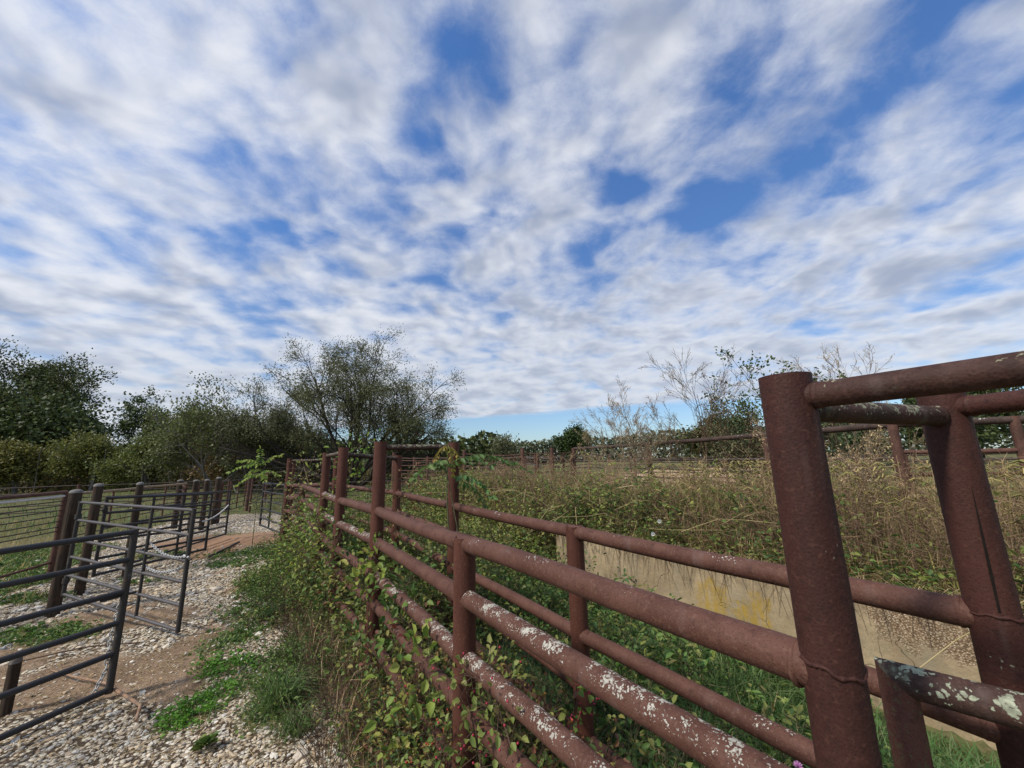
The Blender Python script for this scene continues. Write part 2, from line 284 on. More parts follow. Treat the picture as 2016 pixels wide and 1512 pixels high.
# ---------------------------------------------------------------- terrain
def sm(x,a,b): t=np.clip((np.asarray(x,float)-a)/(b-a),0,1); return t*t*(3-2*t)
def wall_s(x,y): return (x-.88)*.779+(y-5.1)*.627
def wall_t(x,y): return (x-.88)*.627-(y-5.1)*.779    # along the wall, growing towards the camera side
def hgt(x,y):
    x=np.asarray(x,float); y=np.asarray(y,float); s=wall_s(x,y); t=wall_t(x,y)
    end=sm(t,-1.1,-.1); hard=sm(s,.03,.17); soft=sm(s+.35*(1-end),-.9,1.1)
    h=.72*(end*hard+(1-end)*soft)*sm(x,-8,-1)
    h=h-.1*sm(np.hypot(x,y),30,90)+0*x
    near=1-sm(np.hypot(x,y),14,30)
    return h+near*.05*(fnoise(x,y,.9,3)-.5)+.35*(fnoise(x,y,.05,8)-.5)*sm(np.hypot(x,y),14,50)
BL=lambda x,y,L: np.max([np.exp(-((x-a)/c)**2-((y-b)/d)**2)*w for a,b,c,d,w in L],axis=0)
GREEN=[(-2.9,4.4,.35,.5,.8),(-3.3,5.9,.7,.6,.95),(-2.35,3.6,.3,.3,.8),(-3.9,7.0,.7,.6,.9),(-5.4,8.2,.9,.5,1),(-5.2,7.45,.6,.35,1),(-2.62,3.85,.26,.22,1.1),(-2.38,3.2,.22,.3,1.1),(-3.15,5.2,.5,.6,.8),(-5.1,4.55,.6,.32,1.1),(-8.2,6.6,1.1,.45,1),(-6.8,5.7,.7,.3,.9),(-3.75,6.3,.35,.7,.9),(-2.2,4.35,.25,.55,.8),(-1.8,3.2,.25,.3,1),(-7.2,8.2,.9,.5,.7),(-5.9,6.5,.5,.3,.6),(-4.5,8.2,.6,.8,1),(-2.0,3.55,.25,.25,.7),(-7.5,10.6,.7,.5,.6)]
DIRT=[(-3.9,3.75,.5,.45,.8),(-4.3,5.0,.6,.4,.75),(-3.3,4.4,.3,.5,.7),(-6.9,9.7,1.5,1.0,1.3),(-6.3,8.5,.5,.6,1.1)]
DIRT_OLD=[(-3.9,3.75,.75,.6,1),(-4.3,5.0,.9,.55,.95),(-3.3,4.4,.45,.6,.9),(-4.7,4.1,1,.4,.8),(-2.9,3.5,.3,.4,.8),(-3.1,2.6,.4,.3,.5),(-6.9,9.7,1.5,1.0,1.3),(-6.3,8.5,.6,.7,1.2),(-2.75,4.6,.3,.8,.6)]
def fence_d(x,y):
    xs=np.interp(y,[.8,2.08,3.5,4.52,5.43,7.8,8.2],[.6,-.26,-1.2,-1.99,-2.62,-4.2,-4.73]); return (xs-x)/1.2     # distance to the left of the alley fence
def cover(x,y):
    n=fnoise(x,y,2.3,20); n2=fnoise(x,y,6,30)
    fd=fence_d(x,y); right=(fd<0)
    gre=BL(x,y,GREEN)*(.55+.9*n2); gre=np.maximum(gre,sm(.55-fd+.5*(n-.5),0,.5)*(.45+.5*n2)*(y<9)); 
    dirt=BL(x,y,DIRT)*(.75+n); gra=np.clip(1.12-1.1*dirt-.2*n2-.75*sm(fnoise(x,y,1.3,61),.5,.68)*(np.hypot(x,y)<9)*sm(y,2.9,3.5),0,1)
    field=sm(-x-.62*y+1.2*n,-.9,.3)*(y>9)   # pasture beyond the gravel track
    field=np.maximum(sm(-(x+.55*y)+2.0*(n-.5),1.2+2.6,1.8+2.6)*(y<=9.5),sm(y-(14.2+.0*x)+1.6*(n-.5),0,.8))
    field=np.maximum(field,sm(-x-9.4-.22*(y-7)+1.2*(n-.5),0,.7)*(y>6))
    far=sm(y,24,40); gre=np.maximum(gre,np.maximum(field,far)); 
    gre=np.where(right&(y<14),np.maximum(gre,.55+.3*n2),gre); gra=np.where(right,.1,gra)
    onb=(wall_s(x,y)>0)&(y<60); sandm=1.3*np.exp(-((x-.45*y-.6)/5.0)**2-((y-24)/10)**2)+.9*np.exp(-((x-1.5)/4)**2-((y-16)/1.2)**2)
    sand=np.where(onb,sandm*1.3,0); redness=np.exp(-((x+6.7)/1.6)**2-((y-9.3)/1.4)**2)*1.3
    return np.clip(gra,0,1),np.clip(gre,0,1),np.clip(sand,0,1),np.clip(redness,0,1)
def axis(lo,hi,step,far,k):
    a=list(np.arange(lo,hi,step)); s=step; v=a[-1]
    while v<far: s*=k; v+=s; a.append(v)
    s=step; v=lo; pre=[]
    while v>-far: s*=k; v-=s; pre.append(v)
    return np.array(pre[::-1]+a)
ax=axis(-11,6,.085,900,1.13); ay=axis(.2,13,.085,900,1.13)
X,Y=np.meshgrid(ax,ay); Z=hgt(X,Y)
ga,ge,sa,re=cover(X,Y)
small=(fnoise(X,Y,5,40)-.5)*.035*(1-sm(np.hypot(X,Y),8,16))*(1-sm(np.abs(wall_s(X,Y)-.1),.3,.2)); Z=Z+small
nx,ny=len(ax),len(ay); i=np.arange(ny-1)[:,None]*nx; j=np.arange(nx-1)[None]
g=G(); g.add(np.stack([X,Y,Z],-1).reshape(-1,3),np.stack([i+j,i+j+1,i+nx+j+1,i+nx+j],-1).reshape(-1,4))
go=g.build('ground',M_ground,kind='structure'); ca=go.data.color_attributes.new('cover','FLOAT_COLOR','POINT')
ca.data.foreach_set('color',np.stack([ga,sa,ge,re],-1).astype(np.float32).ravel())
def gz(x,y): return hgt(x,y)+(fnoise(x,y,5,40)-.5)*.035*(1-sm(np.hypot(x,y),8,16))
# ---------------------------------------------------------------- concrete wall of the trench
m_wall,T,b=mat('old_concrete',.9,.2); P=posco(T); sx=T.node('ShaderNodeSeparateXYZ'); T.put(sx.inputs[0],P)
base=T.mix(T.ss(T.noise(P,2.6,5,.6),.3,.7),(.27,.20,.12),(.40,.31,.19)); base=T.mix(T.m('MULTIPLY',T.ss(T.noise(T.vm('MULTIPLY',P,(7,7,1.2)),1,4,.6),.5,.75),.6),base,(.26,.23,.17))
base=T.mix(T.m('MULTIPLY',T.ss(T.noise(T.vm('MULTIPLY',P,(1,1,9)),1.3,4,.6),.6,.7),.5),base,(.27,.21,.14))
base=T.mix(T.m('MULTIPLY',T.ss(T.noise(P,55,3,.7),.58,.72),.5),base,(.20,.15,.10))
def blob(c,r,k=2.2): 
    d=T.node('ShaderNodeVectorMath',operation='LENGTH'); T.put(d.inputs[0],T.vm('DIVIDE',T.vm('SUBTRACT',T.vm('ADD',P,T.node_scale(T.vm('SUBTRACT',T.noisec(P,9,4),(.5,.5,.5)),.35)),c),r)); return T.m('SUBTRACT',1.0,T.ss(d.outputs['Value'],.6,1.1))
yel=T.m('MAXIMUM',T.m('MAXIMUM',blob((1.84,3.90,.43),(.17,.2,.16)),blob((2.08,3.61,.38),(.11,.13,.22))),T.m('MULTIPLY',blob((1.98,3.73,.40),(.05,.06,.16)),.8))
yel=T.m('MULTIPLY',yel,T.ss(T.noise(T.vm('MULTIPLY',P,(18,18,4)),1,5,.75),.30,.62)); base=T.mix(T.m('MULTIPLY',yel,.8),base,(.36,.23,.03))
peb=T.m('MULTIPLY',T.m('MAXIMUM',blob((2.75,2.78,.62),(.42,.5,.20)),blob((3.05,2.4,.2),(.4,.5,.25))),T.ss(T.noise(P,6,4),.3,.5))
pv=T.voro(P,95); pc=T.voro(P,95,out='Color'); pcs=T.node('ShaderNodeSeparateColor'); T.put(pcs.inputs[0],pc)
pebc=T.mix(T.ss(pv,.3,.6),T.ramp(pcs.outputs[0],[(0,(.28,.19,.11)),(.5,(.42,.32,.21)),(1,(.52,.43,.31))]),(.17,.11,.065)); base=T.mix(peb,base,pebc)
crv=T.voro(T.vm('ADD',P,T.node_scale(T.noisec(P,5,3),.25)),2.6,feature='DISTANCE_TO_EDGE'); crk=T.m('MULTIPLY',T.m('SUBTRACT',1.0,T.ss(crv,.002,.010)),T.ss(T.noise(P,2.2,2),.52,.6)); base=T.mix(T.m('MULTIPLY',crk,.55),base,(.09,.07,.05))
alg=T.m('MULTIPLY',T.ss(T.noise(P,3.4,5,.65),.55,.7),.4); base=T.mix(alg,base,(.20,.19,.12)); base=T.mix(T.m('MULTIPLY',T.ss(T.noise(P,13,5,.7),.5,.68),.45),base,(.24,.18,.11))
T.put(b.inputs['Base Color'],base); T.put(b.inputs['Normal'],T.bump(T.m('SUBTRACT',T.m('SUBTRACT',T.noise(P,34,4,.6),T.m('MULTIPLY',pv,peb)),crk),.7,.008))
g=G(); tt=np.linspace(-.5,7.6,130); prof=[(0,-.2),(0.0,.25),(0.0,.5),(0.005,.73),(.02,.755),(.1,.765),(.18,.755),(.2,.73),(.2,.3)]
V=[]
for t in tt:
    n1=fnoise(t,0,1.5,50)-.5; n2=fnoise(t,3,5,51)-.5
    for k,(s,z) in enumerate(prof):
        zz=z+(.03*n1+.012*n2 if z>.6 else 0); ss_=s+.012*(fnoise(t,z*3,4,52)-.5)-.02
        V.append((.88+.779*ss_+.627*t,5.1+.627*ss_-.779*t,zz))
k=len(prof); i=np.arange(len(tt)-1)[:,None]*k; j=np.arange(k-1)[None]; g.add(V,np.stack([i+j,i+k+j,i+k+j+1,i+j+1],-1).reshape(-1,4))
e=[(0,1,2,3),(0,3,4,8)];
g.add(V[:k],[(0,1,2,8),(2,3,7,8),(3,4,6,7)],smooth=False); g.add(V[-k:],[(8,2,1,0),(8,7,3,2),(7,6,4,3)],smooth=False)
tag(g.build('concrete_wall',m_wall),'low old concrete retaining wall with mustard yellow stains below the weedy bank','wall')
# ---------------------------------------------------------------- alley fences of welded rusty pipe
RZ=[1.334,1.08,.81,.594,.31]
LP=[('A',-4.73,8.2,1.88,.055),('a',-4.2,7.8,1.37,.055),('D',-2.62,5.43,1.905,.055),('C',-1.99,4.52,1.935,.056),('B',-1.206,3.498,1.938,.056),('d',-.262,2.08,1.366,.056),('P',.602,.826,1.918,.049)]
fl=thing('pipe_fence','rusty welded pipe fence with lichen spotted rails, nearest the gravel yard','fence',(-.26,2.08,0))
for nme,x,y,h,r in LP:
    big=nme=='P'
    p=pipe('post',(x,y,-.1),(x,y,h),r,R_big if big else R_post,fl,28 if big else 20,24 if big else 12,.01,hollow=(nme in 'ad'),weld=0)
    if big: p['label']='near tall dark red post with a weld seam'
    if big or nme in 'CB':
        zz=1.352 if big else 1.32-.1*(nme=='C')
        zz=1.352 if big else .95
        g=G(); a=np.linspace(0,2*np.pi,61); rr=r*.985; pts=[(x+rr*math.cos(q),y+rr*math.sin(q),zz+.007*math.sin(2*q+1)+.003*math.sin(7*q)+.002*rng.random()) for q in a]; tube(g,pts,.0030+.0026*rng.random(61),6,False,False); g.build('weld_bead',R_big,p)
for (n0,x0,y0,h0,r0),(n1,x1,y1,h1,r1) in zip(LP[:-1],LP[1:]):
    for k,z in enumerate(RZ):
        m_=R_rail2 if (n0,k) in (('B',2),('d',1),('C',1),('d',2),('D',0),('D',1)) else R_rail
        dz=(rng.random(2)-.5)*.012 if n0 in 'AaD' else (0,0)
        pipe('rail',(x0,y0,z+dz[0]),(x1,y1,z+dz[1]),.0405 if k<3 else .038,m_,fl,20,14,.012,weld=2,jit=.003)
pipe('top_rail',(-2.62,5.43,1.86),(-1.99,4.52,1.87),.026,R_dark,fl,12)
pipe('top_rail',(.602,.826,1.868),(.602+.95,.826-1.478,1.872),.0265,R_top,fl,20,20,.01,weld=1)
RP=[('z',-5.6,9.9,1.8,.05),('y',-3.72,8.15,1.87,.055),('x',-3.4,7.9,1.34,.05),('w',-1.655,5.55,1.85,.055),('R',-.582,3.768,1.93,.053),('r',.343,2.331,1.366,.05),('Q',1.2,1.06,1.925,.048)]
fr=thing('pipe_fence','rusty pipe fence on the far side of the narrow alley nearest the concrete wall','fence',(.343,2.331,0))
for nme,x,y,h,r in RP:
    big=nme=='Q'
    p=pipe('post',(x,y,-.1),(x,y,h),r,R_big if big else R_post,fr,28 if big else 20,24 if big else 12,.01,hollow=(nme in 'xr'))
    if big:
        p['label']='tall dark red post with a split seam above a weld'
        g=G(); a=np.linspace(0,2*np.pi,41); rr=r*.985; tube(g,[(x+rr*math.cos(q),y+rr*math.sin(q),1.345+.005*math.sin(2*q)+.002*math.sin(9*q)) for q in a],.003+.0025*rng.random(41),6,False,False); g.build('weld_bead',R_big,p)
        # open split: a sliver of shadow gap standing in the pipe wall
        av=np.array([-x,-y])/math.hypot(x,y); q0=math.atan2(av[1],av[0])+.22; g=G(); zs=np.linspace(1.36,1.66,14); w_=.0028*np.sin(np.linspace(.9,3.05,14)); 
        V=[]
        for z,wv_ in zip(zs,w_):
            for sgn in(-1,1): 
                q=q0+sgn*wv_/r+ (z-1.36)*.35; V.append((x+(r+.0012)*math.cos(q),y+(r+.0012)*math.sin(q),z))
        ii=np.arange(13)*2; g.add(V,np.stack([ii,ii+1,ii+3,ii+2],-1)); g.build('split_seam',plain('seam_shadow',(.006,.004,.003),(.012,.008,.006)),p)
for (n0,x0,y0,h0,r0),(n1,x1,y1,h1,r1) in zip(RP[:-1],RP[1:]):
    zz=[1.334,1.08,.8,.55,.3]
    if n0=='r': zz=[1.334,1.08,.8,.3]
    for k,z in enumerate(zz):
        dz=(-.09 if n0=='z' else -.03 if n0 in 'yx' else -.01 if n0=='w' else 0)
        b_=(x1,y1,z)
        pipe('rail',(x0,y0,z+dz),b_,.036,R_rail,fr,18,12,.012,weld=2,jit=.003)
pipe('top_rail',(1.2,1.055,1.864),(1.2+.28,1.06-1.27,1.868),.026,R_big,fr,18,8,weld=1)
# crossbars tie the tall posts together over the alley
def crossbar(a,b,r,label,m_=R_dark): 
    tag(pipe('crossbar',a,b,r,m_,None,18,10,.012,weld=2),label,'crossbar','crossbars over the cattle alley')
crossbar((.602,.826,1.845),(1.2,1.06,1.842),.0265,'thick dark crossbar crusted with grey lichen joining the two nearest tall posts')
crossbar((-1.206,3.498,1.885),(-.582,3.768,1.885),.027,'thin dark crossbar over the alley at the vine covered post with pinnate leaves')
crossbar((-1.99,4.52,1.855),(-1.655,5.55,1.80),.027,'lichen dotted crossbar between the third pair of tall posts')
crossbar((-4.73,8.2,1.83),(-3.72,8.15,1.83),.028,'pale lichen crossbar on the farthest left tall post beside the small gate')
# mitred corner panel
mp=thing('corner_pipe_frame','short mitred pipe post carrying a pale lichen crusted rail at the right edge','frame',(.935,1.071,0))
g=G(); n=22; th=np.arange(n)*2*np.pi/n; c0=np.array((.935,1.071)); dr=np.array((1.074-.935,.936-1.071)); dr/=np.linalg.norm(dr); nr=np.array((-dr[1],dr[0])); r=.0355; V=[]
for z in (-.1,.4,.8,1.0,None):
    for q in th:
        al,ac=r*math.cos(q),r*math.sin(q); zz=(1.2-al) if z is None else z; p_=c0+dr*al+nr*ac; V.append((*p_,zz))
i=np.arange(4)[:,None]*n; j=np.arange(n)[None]; kk=(j+1)%n; g.add(V,np.stack([i+j,i+kk,i+n+kk,i+n+j],-1).reshape(-1,4)); g.build('post',rust('rust_mitred_post',(.085,.032,.024),(.12,.048,.034),(.10,.09,.045),.25,60,moss=.2),mp)
g=G(); V=[]
for L in (None,.1,.3,.6,.9,1.25):
    for q in th:
        up_,ac=r*math.cos(q),r*math.sin(q); al=(-up_) if L is None else L; p_=c0+dr*al+nr*ac; V.append((*p_,1.2+up_))
i=np.arange(5)[:,None]*n; g.add(V,np.stack([i+j,i+n+j,i+n+kk,i+kk],-1).reshape(-1,4)); g.build('rail',R_pale,mp)
e_=c0+dr*1.22; pipe('post',(e_[0],e_[1],-.1),(e_[0],e_[1],1.17),.035,R_post,mp)
pipe('rail',(.935,1.071,.62),(e_[0],e_[1],.62),.03,R_rail,mp)
# ---------------------------------------------------------------- tube gates
def gate(label,R_,zr,L_,zl,r,m_,mu,ups=(),radup=None,flat=False,loc=None,chain=None,extra_left=True):
    t=thing('pipe_gate',label,'gate',(R_[0],R_[1],0),'open steel tube gates'); R_=np.array(R_); L_=np.array(L_)
    ru=radup or r*1.15
    for k,(a,b_) in enumerate(zip(zr,zl)):
        pipe('rail',(*R_,a),(*L_,b_),r,m_,t,12,6,.01)
    top=(zr[0]+r,zl[0]+r)
    pipe('upright',(*R_,zr[-1]-r*1.2),(*R_,top[0]),ru,mu,t,12,3)
    if extra_left: pipe('upright',(*L_,zl[-1]-r),(*L_,top[1]),ru,mu,t,12,3)
    if extra_left:
        dv=(L_-R_)/np.linalg.norm(L_-R_)
        for zh in (lerp(zl[0],zl[-1],.16),lerp(zl[0],zl[-1],.86)):
            hg=pipe('hinge',(*L_,zh-.03),(*L_,zh+.03),ru*1.5,mu,t,10,2); g=G(); tube(g,[(*L_,zh),(*(L_+dv*.10),zh)],.009,6); g.build('hinge_bolt',mu,hg)
    q=R_+(L_-R_)*.06; lt=pipe('latch',(*q,lerp(zr[0],zr[-1],.42)),(*(R_-(L_-R_)*.03),lerp(zr[0],zr[-1],.42)),.010,mu,t,8,2)
    for u in ups:
        q=R_+(L_-R_)*u; pipe('upright',(*q,lerp(zr[-1],zl[-1],u)),(*q,lerp(zr[0],zl[0],u)),r*.95,mu,t,10,3)
    return t
z1=[1.227,1.01,.765,.537,.313,.06]
gate('black painted tube gate standing open nearest the camera at the left edge',(-3.2,3.373),z1,(-3.93,.97),[z+.0 for z in z1],.0215,S_black,S_up,ups=(.55,))
g2=gate('grey topped tube gate held by a white chain behind the nearest black gate',(-3.567,4.416),[1.277,1.015,.751,.537,.308,.07],(-5.6,5.1),[1.333,1.115,.882,.677,.465,.244],.017,S_gray,S_up,ups=(.33,),radup=.022)
gate('dark tube gate with two uprights hung on the second round wooden post',(-6.259,8.158),[1.196,.984,.745,.547,.323,.12],(-6.25,6.05),[1.31,1.09,.89,.69,.44,.21],.02,S_black,S_up,ups=(.33,.62))
gate('farther dark tube gate hung on the third wooden post above the red clay',(-7.12,9.871),[1.133,.925,.731,.526,.31,.12],(-6.5,6.85),[1.27,1.06,.85,.65,.42,.18],.02,S_black,S_up,ups=(.5,))
gate('small black five panel gate open against the end of the rusty pipe fence',(-4.86,8.33),[1.335,1.13,.927,.728,.53,.364],(-6.339,9.938),[1.31,1.111,.901,.705,.486,.305],.019,S_black,S_up,ups=(.55,))
# ---------------------------------------------------------------- round wooden posts
def wpost(x,y,h,r,label,lean=(0,0)):
    t=thing('wooden_post',label,'post',(x,y,0),'weathered wooden gate posts'); g=G()
    zs=np.linspace(-.1,h-.02,14); pts=[(x+lean[0]*z,y+lean[1]*z,z) for z in zs]
    tube(g,pts,r*(1+.04*np.sin(zs*7)),16,True,False,.05); g.build('shaft',Wd,t)
    g=G(); tube(g,[(x+lean[0]*h,y+lean[1]*h,h-.03+q) for q in (0,.02,.035,.045)],[r*1.04,r*1.03,r*.85,r*.4],16,False,True,.04); g.build('post_cap',Wcap,t)
wpost(-5.72,5.13,1.48,.062,'thick rough wooden post holding the grey topped gate, split flat top')
wpost(-6.209,5.857,1.526,.055,'round topped wooden post, second from the left of the row')
wpost(-6.415,6.72,1.5,.05,'round topped wooden post, third from the left of the row')
wpost(-10.0,11.73,1.372,.075,'slim dark wooden post, leftmost of the four beyond the gates')
wpost(-9.47,11.66,1.36,.07,'slim wooden post, second of the four beyond the gates')
wpost(-8.9,11.35,1.38,.062,'slim wooden post, third of the four beyond the gates')
wpost(-9.329,12.36,1.404,.075,'slim dark wooden post, rightmost of the four by the gravel track')
wpost(-3.74,3.17,.38,.032,'short cut wooden post under the nearest gate at the left edge')
# ---------------------------------------------------------------- pen fences on the left
def panel(name,label,pts,zs,r,m_,posts=True,pr_=.035,hp=1.35,base=0,cat='fence',postm=None,n=8,nseg=3,jit=.02,ups=0):
    pts=[np.array(p,float) for p in pts]; t=thing(name,label,cat,(pts[0][0],pts[0][1],0))
    for a,b_ in zip(pts[:-1],pts[1:]):
        za=base if not callable(base) else base(*a); zb=base if not callable(base) else base(*b_)
        for k,z in enumerate(zs):
            rr=r if np.isscalar(r) else r[k]; mm=m_ if not isinstance(m_,(list,tuple)) else m_[k]
            j_=(rng.random(2)-.5)*jit
            pipe('rail',(*a,z+za+j_[0]),(*b_,z+zb+j_[1]),rr,mm,t,n,nseg,.02,sag=jit*.4)
        for u in range(ups):
            q=lerp(a,b_,(u+1)/(ups+1)); zq=lerp(za,zb,(u+1)/(ups+1)); pipe('upright',(*q,zs[-1]+zq),(*q,zs[0]+zq),pr_*.6,postm or R_far,t,8,1)
    if posts:
        for p in pts:
            zb=base if not callable(base) else base(*p); pipe('post',(*p,zb-.15),(*p,zb+hp),pr_,postm or R_far,t,12,3)
    return t
panel('rail_fence','dark red railed pen fence with one white rail at the left edge',[(-7.648,6.711),(-7.30,5.45),(-6.2,2.6)],[1.375,1.31,1.235,1.16,1.085,1.0,.902,.82,.749,.26],[.03,.022]+[.009]*7+[.02],[R_far,S_white]+[R_gray]*7+[R_far],pr_=.045,hp=1.38,jit=.01)
panel('rail_fence','weathered pen fence with pale top rail behind the wooden posts',[(-7.85,7.1),(-8.35,8.8),(-8.95,10.7)],[1.32,1.16,1.02,.88,.74,.6],[.026]+[.011]*5,[Stem]+[R_gray]*5,pr_=.03,hp=1.3,ups=1)
panel('rail_fence','thin railed pen fence running between the slim wooden posts',[(-8.95,10.7),(-10.0,11.8),(-9.5,12.5)],[1.22,1.08,.95,.8,.66,.5],.014,R_gray,pr_=.03,hp=1.2,ups=1)
panel('pen_gate','thin tube gate closing the pen beside the far tall post',[(-9.3,12.5),(-10.15,15.2)],[1.27,1.12,.97,.82,.66,.5,.32],.014,R_gray,pr_=.035,hp=1.25,cat='gate',ups=3)
panel('rail_fence','pasture fence with a high pale rail beside the far post',[(-10.6,15.68),(-12.0,19.0),(-13.6,23.6)],[1.38,.95,.78,.6,.42,.25],[.026]+[.018]*5,[Stem]+[R_gray]*5,pr_=.06,hp=1.37)
panel('rail_fence','low cross fence in the pasture behind the small gate',[(-10.6,15.68),(-7.2,16.4),(-4.2,17.2),(-1.5,18)],[.98,.8,.62,.45,.3],.018,R_gray,pr_=.05,hp=1.1)
panel('rail_fence','distant dark pen fence behind the left gates',[(-18,12),(-15,13.5),(-11.2,15.4)],[1.2,1.0,.8,.6,.4],.016,R_gray,pr_=.04,hp=1.25)
panel('rail_fence','small rusty panel leaning inside the left pen',[(-6.9,4.9),(-8.0,5.4)],[1.2,1.0,.8,.6,.4],.010,R_far,pr_=.016,hp=1.2,cat='panel')
# ---------------------------------------------------------------- pens on the right bank
bz=lambda x,y: float(hgt(x,y))
panel('bank_fence','rusty pipe fence with a heavy top rail standing in tall weeds on the bank',[(2.01,12.86),(3.3,9.5),(4.12,6.3),(4.45,4.5)],[1.34,.95,.75,.55,.4],[.042]+[.02]*4,[R_grayrail]+[R_gray]*4,pr_=.05,hp=1.36,base=.72,n=12,nseg=5)
panel('bank_fence','rusty bank fence going off to the right behind the split post',[(4.45,4.5),(5.3,4.05),(7.2,3.2)],[1.34,1.02,.78,.5],[.04,.026,.02,.02],[R_grayrail]+[R_far]*3,pr_=.045,hp=1.37,base=.72,n=12)
panel('pen_fence','many railed rusty pen fence behind the green hedge',[(2.0,12.9),(1.2,12.1),(.28,12.0),(-1.6,12.6),(-4.2,13.6)],[1.25,1.12,.98,.84,.7,.55,.4],.016,R_far,pr_=.06,hp=1.42,base=.68,jit=.1,ups=1)
panel('pen_fence','second distant pen fence with crooked rails behind the hedge',[(6,17),(3.4,17.5),(1.0,18),(-2,18.6),(-5,19.5)],[1.3,1.1,.9,.7,.5],.02,R_gray,pr_=.06,hp=1.4,base=.6,jit=.12,ups=2)
panel('pen_fence','dark railed fence beyond the sandy yard',[(4.5,14.5),(6.8,12.5),(8.6,9.8),(9.6,7)],[1.1,.95,.8,.62,.45,.25],.02,R_gray,pr_=.045,hp=1.15,base=.6,jit=.05,ups=2)
panel('pen_fence','long rusty fence across the field at the right',[(9.6,7),(14,8.5),(20,10)],[1.35,1.1,.9,.7,.45],.022,R_far,pr_=.05,hp=1.4,base=.6,ups=1)
panel('pen_fence','faraway low fence in front of the right hand trees',[(14,26),(22,24),(32,22)],[1.2,.95,.7,.45],.025,R_gray,pr_=.06,hp=1.3,base=.55,ups=1)
panel('pen_gate','bent tube gate between the two dark posts on the bank',[(1.2,12.3),(.4,13.2)],[1.12,.9,.72,.55],.018,S_gray,pr_=.03,hp=1.2,base=.68,cat='gate',jit=.1)
# blue tub
tb=thing('water_tub','blue plastic water tub lying beyond the bank fence','tub',(1.16,14.3,.62)); mb=plain('blue_plastic',(.20,.28,.5),(.28,.36,.58),4,.5)
g=G(); tube(g,[(1.16,14.3,z) for z in (.62,.7,.95,1.0)],[.24,.27,.31,.32],20,True,False); g.build('shell',mb,tb); g=G(); a=np.linspace(0,2*np.pi,25); tube(g,[(1.16+.325*math.cos(q),14.3+.325*math.sin(q),1.0) for q in a],.02,8,False,False); g.build('rim',mb,tb)
# ---------------------------------------------------------------- chains and hose
def chain(name,pts,link,r,label):
    P=np.array(pts,float); seg=np.linalg.norm(np.diff(P,axis=0),axis=1); cum=np.r_[0,np.cumsum(seg)]; n=int(cum[-1]/(link*.72)); g=G()
    for k in range(n):
        s=(k+.5)*cum[-1]/n; c=np.array([np.interp(s,cum,P[:,i]) for i in range(3)]); c2=np.array([np.interp(min(s+.01,cum[-1]),cum,P[:,i]) for i in range(3)]); d=c2-c; d/=np.linalg.norm(d)+1e-9
        u=np.cross(d,(.3,.5,.8)); u/=np.linalg.norm(u); v=np.cross(d,u); w_=u if k%2 else v
        a=np.linspace(0,2*np.pi,9); tube(g,[c+d*link*.5*math.cos(q)+w_*link*.3*math.sin(q) for q in a],r,5,False,False)
    return tag(g.build(name,S_zinc),label,'chain','chains on the gates')
def cat_(a,b,sag,n=9): t=np.linspace(0,1,n)[:,None]; P=lerp(a,b,t); P[:,2]-=sag*4*t[:,0]*(1-t[:,0]); return P.tolist()
chain('chain',cat_((-4.22,4.66,.90),(-3.58,4.40,.80),.06),.036,.0045,'white chain looped to the upright of the grey topped gate, upper strand')
chain('chain',cat_((-4.28,4.68,.66),(-3.60,4.40,.70),.07),.036,.0045,'white chain sagging lower behind the grey topped gate, lower strand')
chain('chain',[(-3.23,3.40,.79),(-3.26,3.38,.5),(-3.24,3.36,.2),(-3.28,3.33,.04),(-3.30,3.28,.025)],.045,.005,'zinc chain hanging down the upright of the nearest black gate')
chain('chain',cat_((-3.50,2.92,.565),(-3.62,2.62,.565),.0),.04,.005,'short chain lying along a rail of the nearest black gate')
g=G(); tube(g,[(-3.62,4.425,.805),(-3.54,4.40,.79)],.013,8); tag(g.build('clasp',S_zinc),'bright steel clasp on the upright of the grey topped gate','clasp')
g=G(); tube(g,cat_((-5.99,7.66,.72),(-6.65,9.2,.86),.06),.013,8); tag(g.build('hose',S_white),'white hose drooping between the two dark gates','hose')
g=G(); tube(g,cat_((-9.7,13.8,.85),(-9.45,13.2,1.1),.08),.014,8); tag(g.build('hose',S_white),'short pale hose on the far pen gate','hose')
g=G(); tube(g,[(-5.97,7.91,.03),(-6.29,9.18,.05)],.022,8); tag(g.build('loose_pipe',S_up),'dark loose pipe lying on the clay by the green patch','pipe')
g=G(); tube(g,[(-4.1,3.75,.03),(-3.75,3.6,.05),(-3.35,3.5,.04),(-3.0,3.3,.05),(-2.75,3.16,.06),(-2.68,3.06,.02)],[.005,.007,.010,.012,.012,.009],8); tag(g.build('stick',plain('tan_bark',(.22,.13,.08),(.36,.24,.16))),'crooked tan branch lying on the dirt under the nearest gate','branch')
g=G(); tube(g,[(-4.6,3.9,.03),(-4.25,4.15,.04),(-3.8,4.25,.03)],.006,6); tag(g.build('stick',StemB),'thin dark twig lying on the bare dirt','twig')
